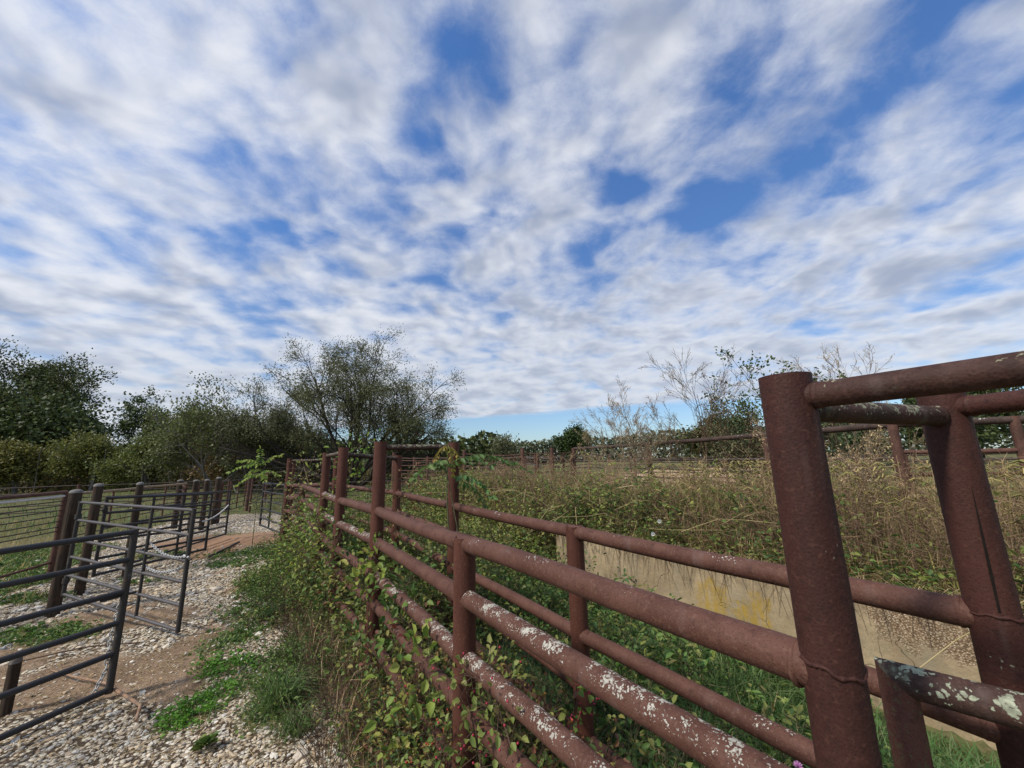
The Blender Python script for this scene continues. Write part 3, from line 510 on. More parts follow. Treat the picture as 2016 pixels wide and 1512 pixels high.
# ================================================================ vegetation
def unit(v): return v/(np.linalg.norm(v,axis=-1,keepdims=True)+1e-9)
def leaves(g,P,D,L,W,r=rng,oval=True,fold=.25):
    n=len(P); D=unit(D); up=unit(r.normal(size=(n,3))*.6+np.array([0,0,1.])); S=unit(np.cross(D,up)); N=np.cross(S,D)
    L=np.broadcast_to(L,(n,))[:,None]; W=np.broadcast_to(W,(n,))[:,None]
    if oval:
        V=np.stack([P,P+D*L*.35+S*W*.5+N*W*fold,P+D*L*.75+S*W*.36+N*W*fold,P+D*L-N*L*.1,P+D*L*.75-S*W*.36+N*W*fold,P+D*L*.35-S*W*.5+N*W*fold],1)
        b=(np.arange(n)*6)[:,None]; g.add(V.reshape(-1,3),np.concatenate([b+np.array([0,1,2,3]),b+np.array([0,3,4,5])]))
    else:
        V=np.stack([P,P+D*L*.5+S*W*.5,P+D*L,P+D*L*.5-S*W*.5],1); b=(np.arange(n)*4)[:,None]; g.add(V.reshape(-1,3),b+np.array([0,1,2,3]))
def blades(g,P,h,w,lean,r=rng,az=None):
    n=len(P); az=r.random(n)*6.283 if az is None else az; d=np.stack([np.cos(az),np.sin(az),0*az],1); s=np.stack([-np.sin(az),np.cos(az),0*az],1)
    h=np.broadcast_to(h,(n,))[:,None]; w=np.broadcast_to(w,(n,))[:,None]; ln=np.broadcast_to(lean,(n,))[:,None]; z=np.array([0,0,1.])
    m=P+z*h*.55+d*h*ln*.35; t=P+z*h*(1-.35*ln)+d*h*ln
    V=np.stack([P-s*w*.5,P+s*w*.5,m+s*w*.4,m-s*w*.4,t],1); b=(np.arange(n)*5)[:,None]
    g.add(V.reshape(-1,3),b+np.array([0,1,2,3]),b+np.array([3,2,4]))
def sticks(g,A,B,ra,rb):   # three sided straight twigs, vectorised
    n=len(A); d=unit(B-A); u=unit(np.cross(d,np.array([.31,.52,.79]))); v=np.cross(d,u); ra=np.broadcast_to(ra,(n,))[:,None]; rb=np.broadcast_to(rb,(n,))[:,None]
    R=[]; 
    for Pq,rr in((A,ra),(B,rb)):
        for k in range(3):
            q=k*2.0944; R.append(Pq+rr*(math.cos(q)*u+math.sin(q)*v))
    V=np.stack(R,1); b=(np.arange(n)*6)[:,None]; g.add(V.reshape(-1,3),np.concatenate([b+np.array(f) for f in ([0,1,4,3],[1,2,5,4],[2,0,3,5])]))
def ground_pts(x,y): return np.stack([x,y,gz(x,y)],1)
def accept(n,xr,yr,dens,r=rng):
    x=r.uniform(*xr,n); y=r.uniform(*yr,n); k=r.random(n)<dens(x,y); return x[k],y[k]
# ---------------- gravel stones
ico=bpy.data.meshes.new('tmp'); import bmesh; bm=bmesh.new(); bmesh.ops.create_icosphere(bm,subdivisions=1,radius=1); IV=np.array([v.co[:] for v in bm.verts]); IF=np.array([[v.index for v in f.verts] for f in bm.faces]); bm.free()
def stones(n,xr,yr,smin,smax,fn,power=1.0):
    u=rng.random(n); rr=2.2*(14/2.2)**(u**power); x=rng.uniform(*xr,n); y=rng.uniform(*yr,n)
    d=np.hypot(x,y); ga,ge,sa,re=cover(x,y); w=fn(ga,ge)*np.clip((3.0/d)**1.7,0,1); k=rng.random(n)<w; x,y,d=x[k],y[k],d[k]; n=len(x)
    s=rng.lognormal(math.log(smin),.42,n).clip(smin*.5,smax)*np.clip(d/3.8,1,2.2)
    sh=IV[None]*(1+.62*(rng.random((n,len(IV),1))-.5)); sc_=np.stack([s*rng.uniform(.75,1.35,n),s*rng.uniform(.6,1.05,n),s*rng.uniform(.32,.62,n)],1)
    V=sh*sc_[:,None]; a=rng.random(n)*6.283; t=(rng.random(n)-.5)*.9; c,s_=np.cos(a)[:,None],np.sin(a)[:,None]; ct,st=np.cos(t)[:,None],np.sin(t)[:,None]
    X_,Y_,Z_=V[...,0],V[...,1],V[...,2]; X1=X_*ct+Z_*st; Z1=-X_*st+Z_*ct; V=np.stack([X1*c-Y_*s_,X1*s_+Y_*c,Z1],-1)+np.stack([x,y,gz(x,y)+s*.18],1)[:,None]
    g=G(); g.add(V.reshape(-1,3),None,((np.arange(n)*len(IV))[:,None,None]+IF[None]).reshape(-1,3),smooth=False); return g,n
g,n=stones(280000,(-11,.3),(1.6,13),.0092,.030,lambda a,e: np.clip(a*1.25-.45,0,1)*(1-.7*e)); print('stones',n)
g.build('gravel',M_stone,kind='stuff')
g,n=stones(60000,(-9,.3),(1.6,9),.0075,.026,lambda a,e: .55*(1-.5*e)); print('stones2',n); g.build('scattered_stones',M_stone,kind='stuff')
for k,(x,y,s) in enumerate([(-2.25,4.62,.07),(-2.0,4.05,.05),(-1.35,2.75,.05),(-1.1,2.72,.045),(-3.0,4.75,.045),(-4.7,4.5,.05)]):
    g=G(); V=IV*(1+.3*(rng.random((len(IV),1))-.5))*np.array([s,s*.8,s*.5])+np.array([x,y,float(gz(x,y))+s*.2]); g.add(V,None,IF,smooth=False)
    tag(g.build('rock',M_stone),['pale angular rock in the weeds below the third tall fence post','tan rock at the foot of the weeds by the tall post','larger cream stone in the gravel at the bottom edge','grey white stone beside the cream stone at the bottom edge','flat pale stone on the dirt by the grey topped gate','white stone on the green patch under the nearest gate'][k],'rock','larger stones in the gravel')
# ---------------- low ground cover on the left
def dgreen(x,y): ga,ge,sa,re=cover(x,y); return ge
x,y=accept(150000,(-11,0),(1.8,14),lambda x,y: np.clip(dgreen(x,y)*1.5-.4,0,1)*np.clip((3.2/np.hypot(x,y))**1.4,0,1)*(fence_d(x,y)>-.1)*(y<9.5)); P=ground_pts(x,y); P[:,2]+=rng.random(len(x))*.05; n=len(x); d=np.clip(np.hypot(x,y)/4,1,2)
D=rng.normal(size=(n,3)); D[:,2]=np.abs(D[:,2])*.5+.1; br=BL(x,y,[(-2.62,3.85,.3,.25,1),(-2.38,3.2,.26,.34,1)])>.35
for nm,k,m_ in(('ground_cover',~br,L_green),('clover_patch',br,L_bright)):
    g=G(); kk=np.repeat(np.where(k)[0],2 if nm=='ground_cover' else 5); leaves(g,P[kk]+rng.normal(size=(len(kk),3))*.02*[1,1,.3],rng.normal(size=(len(kk),3))*[1,1,.3]+[0,0,.25],.028*d[kk]*rng.uniform(.6,1.3,len(kk)),.020*d[kk]); g.build(nm,m_,kind='stuff'); print(nm,len(kk))
x,y=accept(160000,(-11,0),(1.8,14),lambda x,y: np.clip(dgreen(x,y)*1.3-.3,0,1)*np.clip((3.2/np.hypot(x,y))**1.3,0,1)*(fence_d(x,y)>-.1)); P=ground_pts(x,y); n=len(x); d=np.clip(np.hypot(x,y)/4,1,3)
g=G(); blades(g,P,rng.uniform(.03,.12,n)*np.where(fence_d(x,y)<.5,1.5,1),.004*d,rng.uniform(.2,1.3,n)); g.build('short_grass',L_grass,kind='stuff'); print('short grass',n)
# dead straw on the bare dirt
x,y=accept(60000,(-8,-.3),(2.2,9),lambda x,y: np.clip(1.0-.5*cover(x,y)[0],0,1)*np.clip((3.2/np.hypot(x,y))**1.6,0,1)*(fence_d(x,y)>0)); n=len(x); P=ground_pts(x,y); P[:,2]+=.008
a=rng.random(n)*6.283; Lh=rng.uniform(.02,.09,n); B=P+np.stack([np.cos(a)*Lh,np.sin(a)*Lh,rng.uniform(-.003,.02,n)],1); g=G(); sticks(g,P,B,.0014,.001); g.build('straw_litter',L_dry,kind='stuff')
# pasture grass tufts beyond the gravel
x=rng.uniform(-60,6,30000); y=rng.uniform(11,50,30000); k=(cover(x,y)[1]>.5)&(rng.random(30000)<np.clip(16/np.hypot(x,y),0,1)); x,y=x[k],y[k]; n=len(x); g=G(); blades(g,ground_pts(x,y),rng.uniform(.1,.3,n),.03,rng.uniform(.2,.9,n)); g.build('pasture_grass',L_grass,kind='stuff')
x=rng.uniform(-20,-6.5,16000); y=rng.uniform(3,14,16000); k=(cover(x,y)[1]>.5)&(rng.random(16000)<np.clip(9/np.hypot(x,y),0,1)); x,y=x[k],y[k]; n=len(x); g=G(); blades(g,ground_pts(x,y),rng.uniform(.05,.2,n),.012,rng.uniform(.3,1.2,n)); g.build('paddock_grass',L_seed,kind='stuff')
# ---------------- weeds along the alley
xs_l=lambda y: np.interp(y,[.4,.8,2.08,3.5,4.52,5.43,7.8,8.2,12],[.85,.6,-.26,-1.2,-1.99,-2.62,-4.2,-4.73,-7.5])
xs_r=lambda y: np.interp(y,[.4,1.06,2.33,3.77,5.55,8.0,10],[1.6,1.2,.343,-.58,-1.655,-3.5,-5.6])
def weeds(name,x,y,hgt_,lsize,nl,ml,ms,sr=.0022,lean=.3,W=.62,down=0,twigs=2,dist=None,base=None,tmin=.1,clump=1):
    if clump:
        cn=fnoise(x,y,1.6,len(name)); kk=cn>(.50 if name in('low_weeds','bramble_edge','fence_weeds') else .36); x,y,cn=x[kk],y[kk],cn[kk]; hgt_=(np.broadcast_to(hgt_,kk.shape))[kk]*np.interp(cn,[.36,.5,.68],[.5,.9,1.35])
    n=len(x); B=ground_pts(x,y) if base is None else base; hgt_=np.broadcast_to(hgt_,(n,)); az=rng.random(n)*6.283; ln=rng.random(n)*lean
    d=np.stack([np.cos(az)*ln,np.sin(az)*ln,np.ones(n)],1); M=B+d*hgt_[:,None]*.55+rng.normal(size=(n,3))*.02; Tp=M+(d+rng.normal(size=(n,3))*[.35,.35,.05]-[0,0,.0])*hgt_[:,None]*.45
    gs=G(); sticks(gs,B,M,sr,sr*.8); sticks(gs,M,Tp,sr*.8,sr*.4)
    k=np.repeat(np.arange(n),nl); t=rng.uniform(tmin,1,len(k)); C=np.where(t[:,None]<.55,B[k]+(M-B)[k]*(t/.55)[:,None],M[k]+(Tp-M)[k]*((t-.55)/.45)[:,None])
    az2=rng.random(len(k))*6.283; off=np.stack([np.cos(az2),np.sin(az2),rng.uniform(-.3,.7,len(k))-down],1); rl=rng.uniform(.01,.11,len(k))[:,None]
    C2=C+off*rl
    if twigs: kk=rng.random(len(k))<.35; sticks(gs,C[kk],C2[kk],sr*.5,sr*.35)
    gl=G(); ls=lsize if np.isscalar(lsize) else lsize[k]; leaves(gl,C2,off+rng.normal(size=off.shape)*.4,ls*rng.uniform(.55,1.35,len(k)),ls*W*rng.uniform(.7,1.1,len(k)))
    if ms is not None: gs.build(name+'_stems',ms,kind='stuff')
    gl.build(name,ml,kind='stuff'); print(name,n,len(k))
L_fresh=leafm('leaf_fresh',[(.04,.08,.02),(.07,.12,.03),(.11,.17,.04),(.19,.21,.05),(.12,.10,.04)],.35)
# strip left of the fence and under it, growing with distance from the camera
def strip(n,y0,y1,a,b,fx=xs_l,pw=1):
    y=y0+(y1-y0)*rng.random(n)**pw; x=fx(y)-1.2*rng.uniform(a,b,n); return x,y
x,y=strip(620,2.0,3.4,-.3,.2); weeds('vine_tangle',x,y,rng.uniform(.12,.42,len(x)),.030,16,L_mix,StemB,.0022,.8)
x,y=strip(560,3.2,5.6,-.35,.25); weeds('fence_weeds',x,y,rng.uniform(.10,.36,len(x)),.034,16,L_fresh,StemB,.0025,.7)
x,y=strip(560,4.8,8.6,-.4,.42); weeds('far_fence_weeds',x,y,rng.uniform(.12,.38,len(x)),.042,18,L_fresh,StemB,.003,.7)
x,y=strip(380,4.6,8.0,.15,.85); weeds('bramble_edge',x,y,rng.uniform(.06,.2,len(x)),.04,16,L_fresh,StemB,.003,.9)
x,y=strip(500,2.9,6.0,.15,.75); weeds('low_weeds',x,y,rng.uniform(.05,.18,len(x)),.030,14,L_green,StemG,.002,.9)
# dead brown grass at the fence foot
x,y=strip(2600,2.0,5.5,-.3,.25); n=len(x); g=G(); blades(g,ground_pts(x,y),rng.uniform(.08,.3,n),.004,rng.uniform(.2,1.6,n)); g.build('dead_grass',L_brown,kind='stuff')
x,y=strip(1300,2.2,6.5,-.2,.4); n=len(x); g=G(); blades(g,ground_pts(x,y),rng.uniform(.1,.4,n),.005,rng.uniform(.1,1.0,n)); g.build('dry_grass',L_dry,kind='stuff')
x,y=strip(1600,2.4,5.6,.0,.5); n=len(x); P=ground_pts(x,y); g=G(); B=P+rng.normal(size=(n,3))*[.12,.12,.05]+[0,0,.2]; B[:,2]=np.abs(B[:,2]); sticks(g,P,B,.0018,.001); g.build('dead_twigs',StemB,kind='stuff')
# inside the alley
def inal(n,y0,y1,lo=.0,hi=1.): y=rng.uniform(y0,y1,n); t=rng.uniform(lo,hi,n); return xs_l(y)*(1-t)+xs_r(y)*t,y
x,y=inal(620,1.7,4.0); weeds('alley_weeds',x,y,rng.uniform(.15,.6,len(x)),.034,15,L_mix,StemB,.0022,.8)
x,y=inal(900,3.6,8.2,-.05,1.5); weeds('alley_brush',x,y,rng.uniform(.4,1.05,len(x)),.055,20,L_hedge,StemB,.003,.6)
x,y=inal(22000,.9,5.6,.05,3.2); k=(wall_s(x,y)<-.02)&~((wall_t(x,y)>1.9)&(wall_s(x,y)>-.75)); x,y=x[k],y[k]; n=len(x); g=G(); blades(g,ground_pts(x,y),rng.uniform(.14,.45,n)*np.interp(fnoise(x,y,2.2,77),[.3,.7],[.6,1.25]),.0062,rng.uniform(.3,1.5,n)); g.build('alley_grass',L_grass,kind='stuff')
x,y=inal(5000,.9,4.5,.05,2.6); k=wall_s(x,y)<-.02; x,y=x[k],y[k]; n=len(x); g=G(); blades(g,ground_pts(x,y),rng.uniform(.12,.42,n),.005,rng.uniform(.3,1.5,n)); g.build('alley_dry_grass',L_dry,kind='stuff')
x,y=inal(620,1.6,5.6,.9,3.0); k=(wall_s(x,y)<-.1)&~((wall_t(x,y)>1.9)&(wall_s(x,y)>-.9)); x,y=x[k],y[k]; weeds('broad_weeds',x,y,rng.uniform(.2,.55,len(x))*np.interp(y,[2.5,5],[.8,1.35]),.05,16,L_fresh,StemG,.003,.5)
# grass between the alley and the wall at the right edge
x=rng.uniform(1.2,5.2,26000); y=rng.uniform(-.8,3.2,26000); k=(wall_s(x,y)<-.16)&(wall_s(x,y)>-2.2)&(x>xs_r(np.clip(y,.4,9))); x,y=x[k],y[k]; n=len(x); g=G(); blades(g,ground_pts(x,y),rng.uniform(.08,.3,n)*np.clip(np.interp(wall_s(x,y),[-.7,-.1],[1,.25]),.2,1),.006,rng.uniform(.3,1.5,n)); g.build('trench_grass',L_grass,kind='stuff'); print('trench',n)
n=15000; t=rng.uniform(-.6,2.2,n); s_=rng.uniform(-1.35,-.06,n); x=.88+.779*s_+.627*t; y=5.1+.627*s_-.779*t; k=x>xs_r(np.clip(y,.4,9))+.1; x,y=x[k],y[k]; n=len(x); g=G(); blades(g,ground_pts(x,y),rng.uniform(.12,.42,n)*np.interp(fnoise(x,y,2.2,77),[.3,.7],[.6,1.2]),.008,rng.uniform(.3,1.5,n)); g.build('wall_foot_grass',L_grass,kind='stuff')
n=260; t=rng.uniform(-.6,2.6,n); s_=rng.uniform(-1.2,-.1,n); x=.88+.779*s_+.627*t; y=5.1+.627*s_-.779*t; weeds('wall_foot_weeds',x,y,rng.uniform(.15,.42,n),.045,16,L_fresh,StemG,.0025,.7)
# ---------------- hedge of mixed weeds left of the wall end (the green mass behind the alley)
x=rng.uniform(-5,2.6,1900); y=rng.uniform(4.3,10.6,1900); k=(x>xs_r(y)+.15)&(x<xs_r(y)+4.2)&((wall_s(x,y)>.25)|(wall_t(x,y)<-.4)); x,y=x[k],y[k]; dd=np.hypot(x,y)
weeds('green_hedge',x,y,rng.uniform(.35,.72,len(x))*np.interp(dd,[4,6,10],[.8,.95,1.1]),.055,30,L_hedge,StemB,.003,.6,clump=0)
x,y=x[:380],y[:380]; weeds('yellow_weeds',x,y,rng.uniform(.4,.85,len(x)),.045,26,L_lime,StemG,.003,.6)
L_straw=leafm('straw_brown',[(.06,.04,.025),(.11,.07,.04),(.20,.14,.08),(.32,.24,.13),(.10,.06,.035),(.26,.19,.11)],.2,.85)
# ---------------- dry weeds on the bank
def bank(n,smin=.2,smax=3.6,tmin=-3.6,tmax=7):
    t=rng.uniform(tmin,tmax,n); s=smin+(smax-smin)*rng.random(n)**1.5; return .88+.779*s+.627*t,5.1+.627*s-.779*t
x,y=bank(3000,tmin=-4.5); cn=fnoise(x,y,1.3,91); k=cn>.42; x,y,cn=x[k],y[k],cn[k]; n=len(x); P=ground_pts(x,y); h=rng.uniform(.3,1.15,n)*np.where(wall_s(x,y)<.5,.8,1)*np.interp(cn,[.42,.7],[.6,1.1])*np.interp(wall_s(x,y),[1.0,3.4],[.95,.5]); az=rng.random(n)*6.283; ln=rng.random(n)*.5; d=np.stack([np.cos(az)*ln,np.sin(az)*ln,np.ones(n)],1)
g=G(); M=P+d*h[:,None]*.6; Tp=M+(d+rng.normal(size=(n,3))*[.35,.35,.1])*h[:,None]*.4; sticks(g,P,M,.0038,.003); sticks(g,M,Tp,.003,.0015)
k=np.repeat(np.arange(n),9); t=rng.uniform(.25,1,len(k)); C=P[k]+(Tp-P)[k]*t[:,None]; E_=C+rng.normal(size=(len(k),3))*[.13,.13,.07]+[0,0,.07]; sticks(g,C,E_,.0018,.001); k2=np.repeat(np.arange(len(k)),2); E2=E_[k2]+rng.normal(size=(len(k2),3))*[.05,.05,.04]+[0,0,.02]; sticks(g,E_[k2],E2,.0012,.0008)
g.build('dry_weed_stems',L_straw,kind='stuff'); print('bank stems',g.n)
x,y=bank(22000,tmin=-3.5); cn=fnoise(x,y,1.8,95); k=rng.random(len(x))<np.clip((cn-.3)*4,.1,1); x,y,cn=x[k],y[k],cn[k]; n=len(x); g=G(); blades(g,ground_pts(x,y),rng.uniform(.12,.5,n)*np.interp(cn,[.3,.7],[.5,1.2]),.007,rng.uniform(.1,1.4,n)); g.build('bank_dry_grass',L_dry,kind='stuff')
x,y=bank(16000,tmin=-3.5); cn=fnoise(x,y,1.5,99); k=rng.random(len(x))<np.clip((cn-.35)*4,.05,1); x,y=x[k],y[k]; n=len(x); g=G(); blades(g,ground_pts(x,y),rng.uniform(.15,.5,n),.009,rng.uniform(.2,1.3,n)); g.build('bank_olive_grass',L_seed,kind='stuff')
x,y=bank(1700,tmin=-4.5); k=rng.random(len(x))<np.interp(wall_t(x,y),[0,1.5,3.5],[1,.6,.22]); x,y=x[k],y[k]; weeds('bank_greens',x,y,rng.uniform(.2,.66,len(x)),.055,28,L_fresh,StemG,.003,.5)
x,y=bank(300,tmin=-4.5,tmax=1.0); weeds('bank_yellow_greens',x,y,rng.uniform(.35,.75,len(x)),.05,24,L_hedge,StemG,.003,.5)
x,y=bank(1500,.02,.25,-1.2,6); P=ground_pts(x,y); P[:,2]=.74; n=len(x); g=G(); a=math.atan2(-.627,-.779)+rng.normal(size=n)*.6; blades(g,P,rng.uniform(.1,.3,n),.005,rng.uniform(1.0,2.6,n),az=a); g.build('overhanging_grass',L_dry,kind='stuff')
x,y=bank(170,.03,.25,-.6,4.5); P=ground_pts(x,y); P[:,2]=.72; weeds('overhanging_weeds',x,y,rng.uniform(.15,.38,len(x)),.045,14,L_fresh,StemG,.0025,1.8,base=P,clump=0)
x,y=bank(330,.4,4.0,-4.2,5); P=ground_pts(x,y); n=len(x); h=rng.uniform(.5,1.2,n)*np.interp(wall_s(x,y),[.4,1.2,3.6],[.8,1,.75]); Tp=P+np.stack([rng.normal(size=n)*.22,rng.normal(size=n)*.22,h],1); g=G(); sticks(g,P,Tp,.0042,.0016)
k=np.repeat(np.arange(n),13); t=rng.uniform(.3,1,len(k)); C=P[k]+(Tp-P)[k]*t[:,None]; Ls=(1.1-t)[:,None]*.45+.05; a=rng.random(len(k))*6.283; E_=C+np.stack([np.cos(a),np.sin(a),rng.uniform(.3,1.3,len(k))],1)*Ls*.6; sticks(g,C,E_,.002,.0012)
k2=np.repeat(np.arange(len(k)),4); t2=rng.uniform(.3,1,len(k2))[:,None]; C2=C[k2]+(E_-C)[k2]*t2; sticks(g,C2,C2+rng.normal(size=(len(k2),3))*[.05,.05,.035]+[0,0,.03],.0013,.0009); g.build('tall_dry_stalks',L_dry,kind='stuff')
x,y=bank(420,.3,3.2,-3.0,6); P=ground_pts(x,y); n=len(x); g=G(); Q=P; d_=np.stack([rng.normal(size=n)*.5,rng.normal(size=n)*.5,np.ones(n)],1)
for q_ in range(5): N_=Q+d_*.26; sticks(g,Q,N_,.0032,.0028); Q=N_; d_=d_+rng.normal(size=(n,3))*.25-[0,0,.38]
g.build('arching_straws',L_dry,kind='stuff')
# rootlets hanging down the wall face
x,y=bank(260,-.03,-.02,-.9,4.6); P=np.stack([x,y,np.full(len(x),.74)],1); n=len(x); B=P+rng.normal(size=(n,3))*[.05,.05,.0]-[0.01,.01,0]; B[:,2]-=rng.uniform(.05,.33,n); s_=wall_s(B[:,0],B[:,1]); B[:,0]-=.779*(s_+.03); B[:,1]-=.627*(s_+.03); g=G(); sticks(g,P,B,.0016,.0008); g.build('hanging_roots',StemB,kind='stuff')
# foxtail seed heads in the gap between the two nearest tall posts
x,y=bank(1300,.3,3.2,.6,6); n=len(x); P=ground_pts(x,y); h=rng.uniform(.45,.95,n); az=rng.random(n)*6.283; Tp=P+np.stack([np.cos(az)*.12,np.sin(az)*.12,h],1); g=G(); sticks(g,P,Tp,.0016,.0012); Q=Tp+np.stack([np.cos(az)*.05,np.sin(az)*.05,.02+0*az],1); Q2=Q+np.stack([np.cos(az)*.045,np.sin(az)*.045,-.03+0*az],1); sticks(g,Tp,Q,.004,.009); sticks(g,Q,Q2,.009,.003); g.build('foxtail_grass',L_seed,kind='stuff')
# more low rough growth out on the yard
x=rng.uniform(1.5,16,14000); y=rng.uniform(3,24,14000); k=(wall_s(x,y)>3.2)&(cover(x,y)[2]<.12); x,y=x[k],y[k]; n=len(x); g=G(); blades(g,ground_pts(x,y),rng.uniform(.08,.3,n),.016,rng.uniform(.2,1.2,n)); g.build('yard_grass',L_seed,kind='stuff')
# ---------------- branching plants and trees
def grow(r,base,h,rad,spread,levels,nch,wander=.12,up=.25,nseg=5,first=.15,shape=None,ratio=.62,droop=0,limbs=None):
    """returns limb polylines and twig tips"""
    out=[]; tips=[]
    stack=[(np.array(base,float),np.array(d,float),L,rr,0) for d,L,rr in limbs]
    while stack:
        p,d,L,rr,lev=stack.pop(); d=d/np.linalg.norm(d); pts=[p.copy()]; dirs=[d]
        for i in range(nseg):
            d=d+r.normal(size=3)*wander+np.array([0,0,up*(1 if lev<2 else .4)-droop*lev*.1])*(1.0/nseg); d/=np.linalg.norm(d); p=p+d*L/nseg; pts.append(p.copy()); dirs.append(d)
        e=rr*(.45 if lev<levels else .3); out.append((np.array(pts),np.linspace(rr,e,nseg+1),lev))
        if lev<levels:
            nc=nch[min(lev,len(nch)-1)]
            for c in range(nc):
                t=first+(1-first)*(c+r.random())/nc if lev else .3+.7*(c+r.random())/nc; t=min(t,1); f=t*nseg; i=min(int(f),nseg-1); q=pts[i]+(pts[i+1]-pts[i])*(f-i); dd=dirs[i+1]
                a=r.normal(size=3); a-=a.dot(dd)*dd; a/=np.linalg.norm(a); s=spread*(.6+.8*r.random()); nd=dd*math.cos(s)+a*math.sin(s)
                if lev==0: nd[2]=abs(nd[2])*.8+.05
                stack.append((q,nd,L*ratio*(.7+.6*r.random())*(1.15-.45*t),max(rr*(1-.55*t)*.55,.0012),lev+1))
        else: tips.append((pts[-1],dirs[-1])); tips.append((pts[nseg//2],dirs[nseg//2])); tips.append((pts[-2],dirs[-2]))
    return out,np.array([t[0] for t in tips]),np.array([t[1] for t in tips])
def wood(g,limbs,n0=7):
    A=[];B=[];ra=[];rb=[]
    for P,R,lev in limbs:
        if lev<=1 and R[0]>.006: tube(g,P,R,n0 if lev==0 else 5,False,True)
        else: A.append(P[:-1]);B.append(P[1:]);ra.append(R[:-1]);rb.append(R[1:])
    if A: sticks(g,np.concatenate(A),np.concatenate(B),np.concatenate(ra),np.concatenate(rb))
def tree(seed,h,crown_r,trunk_r,lm,bm_,name='tree',label='',group=None,loc=(0,0),nl=10,ls=.14,levels=3,nch=(7,5,4),spread=.7,clear=.3,nlimb=1,cl=.35,W=.6,fl=.8,up=.25,wander=.12,minr=None,oval=False,clampz=None,cat='tree',z0=None):
    r=np.random.default_rng(seed); z0=float(hgt(*loc)) if z0 is None else z0; t=thing(name,label,cat,(loc[0],loc[1],z0),group)
    limbs=[]; base=np.array([loc[0],loc[1],z0-.1])
    if nlimb==1: limbs=[((r.normal()*.05,r.normal()*.05,1),h*fl,trunk_r)]
    else:
        for k in range(nlimb): a=k*6.283/nlimb+r.random()*.6; s=.2+.75*r.random(); limbs.append(((math.cos(a)*s,math.sin(a)*s,1),h*(.62+.25*r.random()),trunk_r*(.7+.5*r.random())))
    L,tp,td=grow(r,base,h,trunk_r,spread,levels,nch,wander=wander,up=up,first=clear,limbs=limbs)
    if minr: L=[(P,np.maximum(R,minr),lv) for P,R,lv in L]
    g=G(); wood(g,L); g.build('trunk',bm_,t)
    k=np.repeat(np.arange(len(tp)),nl); C=tp[k]+r.normal(size=(len(k),3))*cl; g=G(); leaves(g,C,td[k]+r.normal(size=(len(k),3)),ls*r.uniform(.6,1.3,len(k)),ls*W,r,oval); g.build('crown',lm,t); print(name,len(tp),len(k))
    return t
# spreading willow-like tree behind the alley
def willow():
    r=np.random.default_rng(5); base=np.array([-10.6,25,hgt(-10.6,25)-.1]); t=thing('spreading_tree','wide spreading grey green tree with many bare limbs behind the rusty tall posts','tree',tuple(base))
    limbs=[]
    for k in range(17):
        th=math.radians(14+152*(k+.5*r.random())/17); e=1/math.hypot(math.cos(th)/7.2,math.sin(th)/(8.9+.9*math.sin(k*2.1)))
        limbs.append(((math.cos(th),(.45 if k%2 else -.45)*(.4+.8*r.random()),math.sin(th)),e*.84*(1.1 if th>2.0 else 1),.10+.05*r.random()))
    L,tp,td=grow(r,base,9,.2,.55,3,(9,5,4),wander=.13,up=.10,first=.22,limbs=limbs,ratio=.46,droop=.35)
    L.append((np.array([base,base+[.05,0,.5],base+[0,0,1.0]]),np.array([.42,.34,.2]),0))
    # crown outline: keep the dome shape
    c=np.array([-10.9,25,6.1]); q=(tp-c)/np.array([7.6,5.5,5.6]); q=q*np.where(tp[:,2:3]<3.2,1.5,1); k=np.linalg.norm(q,axis=1)<1.05; tp,td=tp[k],td[k]
    L=[(P,np.maximum(R,.012),lv) for P,R,lv in L if np.linalg.norm((P[-1]-c)/np.array([7.5,6.3,5.8]))<1.1]
    g=G(); wood(g,L); g.build('trunk',Bark,t); k=np.repeat(np.arange(len(tp)),13); C=tp[k]+r.normal(size=(len(k),3))*.24; g=G(); leaves(g,C,td[k]+r.normal(size=(len(k),3))*.8,.15*r.uniform(.6,1.2,len(k)),.05,r,False); g.build('crown',L_willow,t); print('willow',len(tp),len(k))
willow()
tree(11,10.7,8,.35,L_oak,Bark,'oak_tree','tall dark broad oak rising highest at the left edge of the wood',None,(-48.6,36),nl=34,ls=.24,levels=3,nch=(13,6,5),spread=.95,clear=.2,cl=.33,fl=.85,minr=.03)
tree(12,8,7,.33,L_oak,Bark,'oak_tree','dark oak filling the left corner beside the tallest one',None,(-55,38),nl=30,ls=.28,levels=3,nch=(12,6,6),spread=.85,clear=.22,cl=.6,fl=.85,minr=.03)
tree(13,7.2,5,.25,L_oak,Bark,'oak_tree','shorter dark oak on the right shoulder of the tallest oak',None,(-43.4,35.5),nl=34,ls=.23,levels=3,nch=(11,6,5),spread=.95,clear=.2,cl=.32,minr=.03)
protos=[]
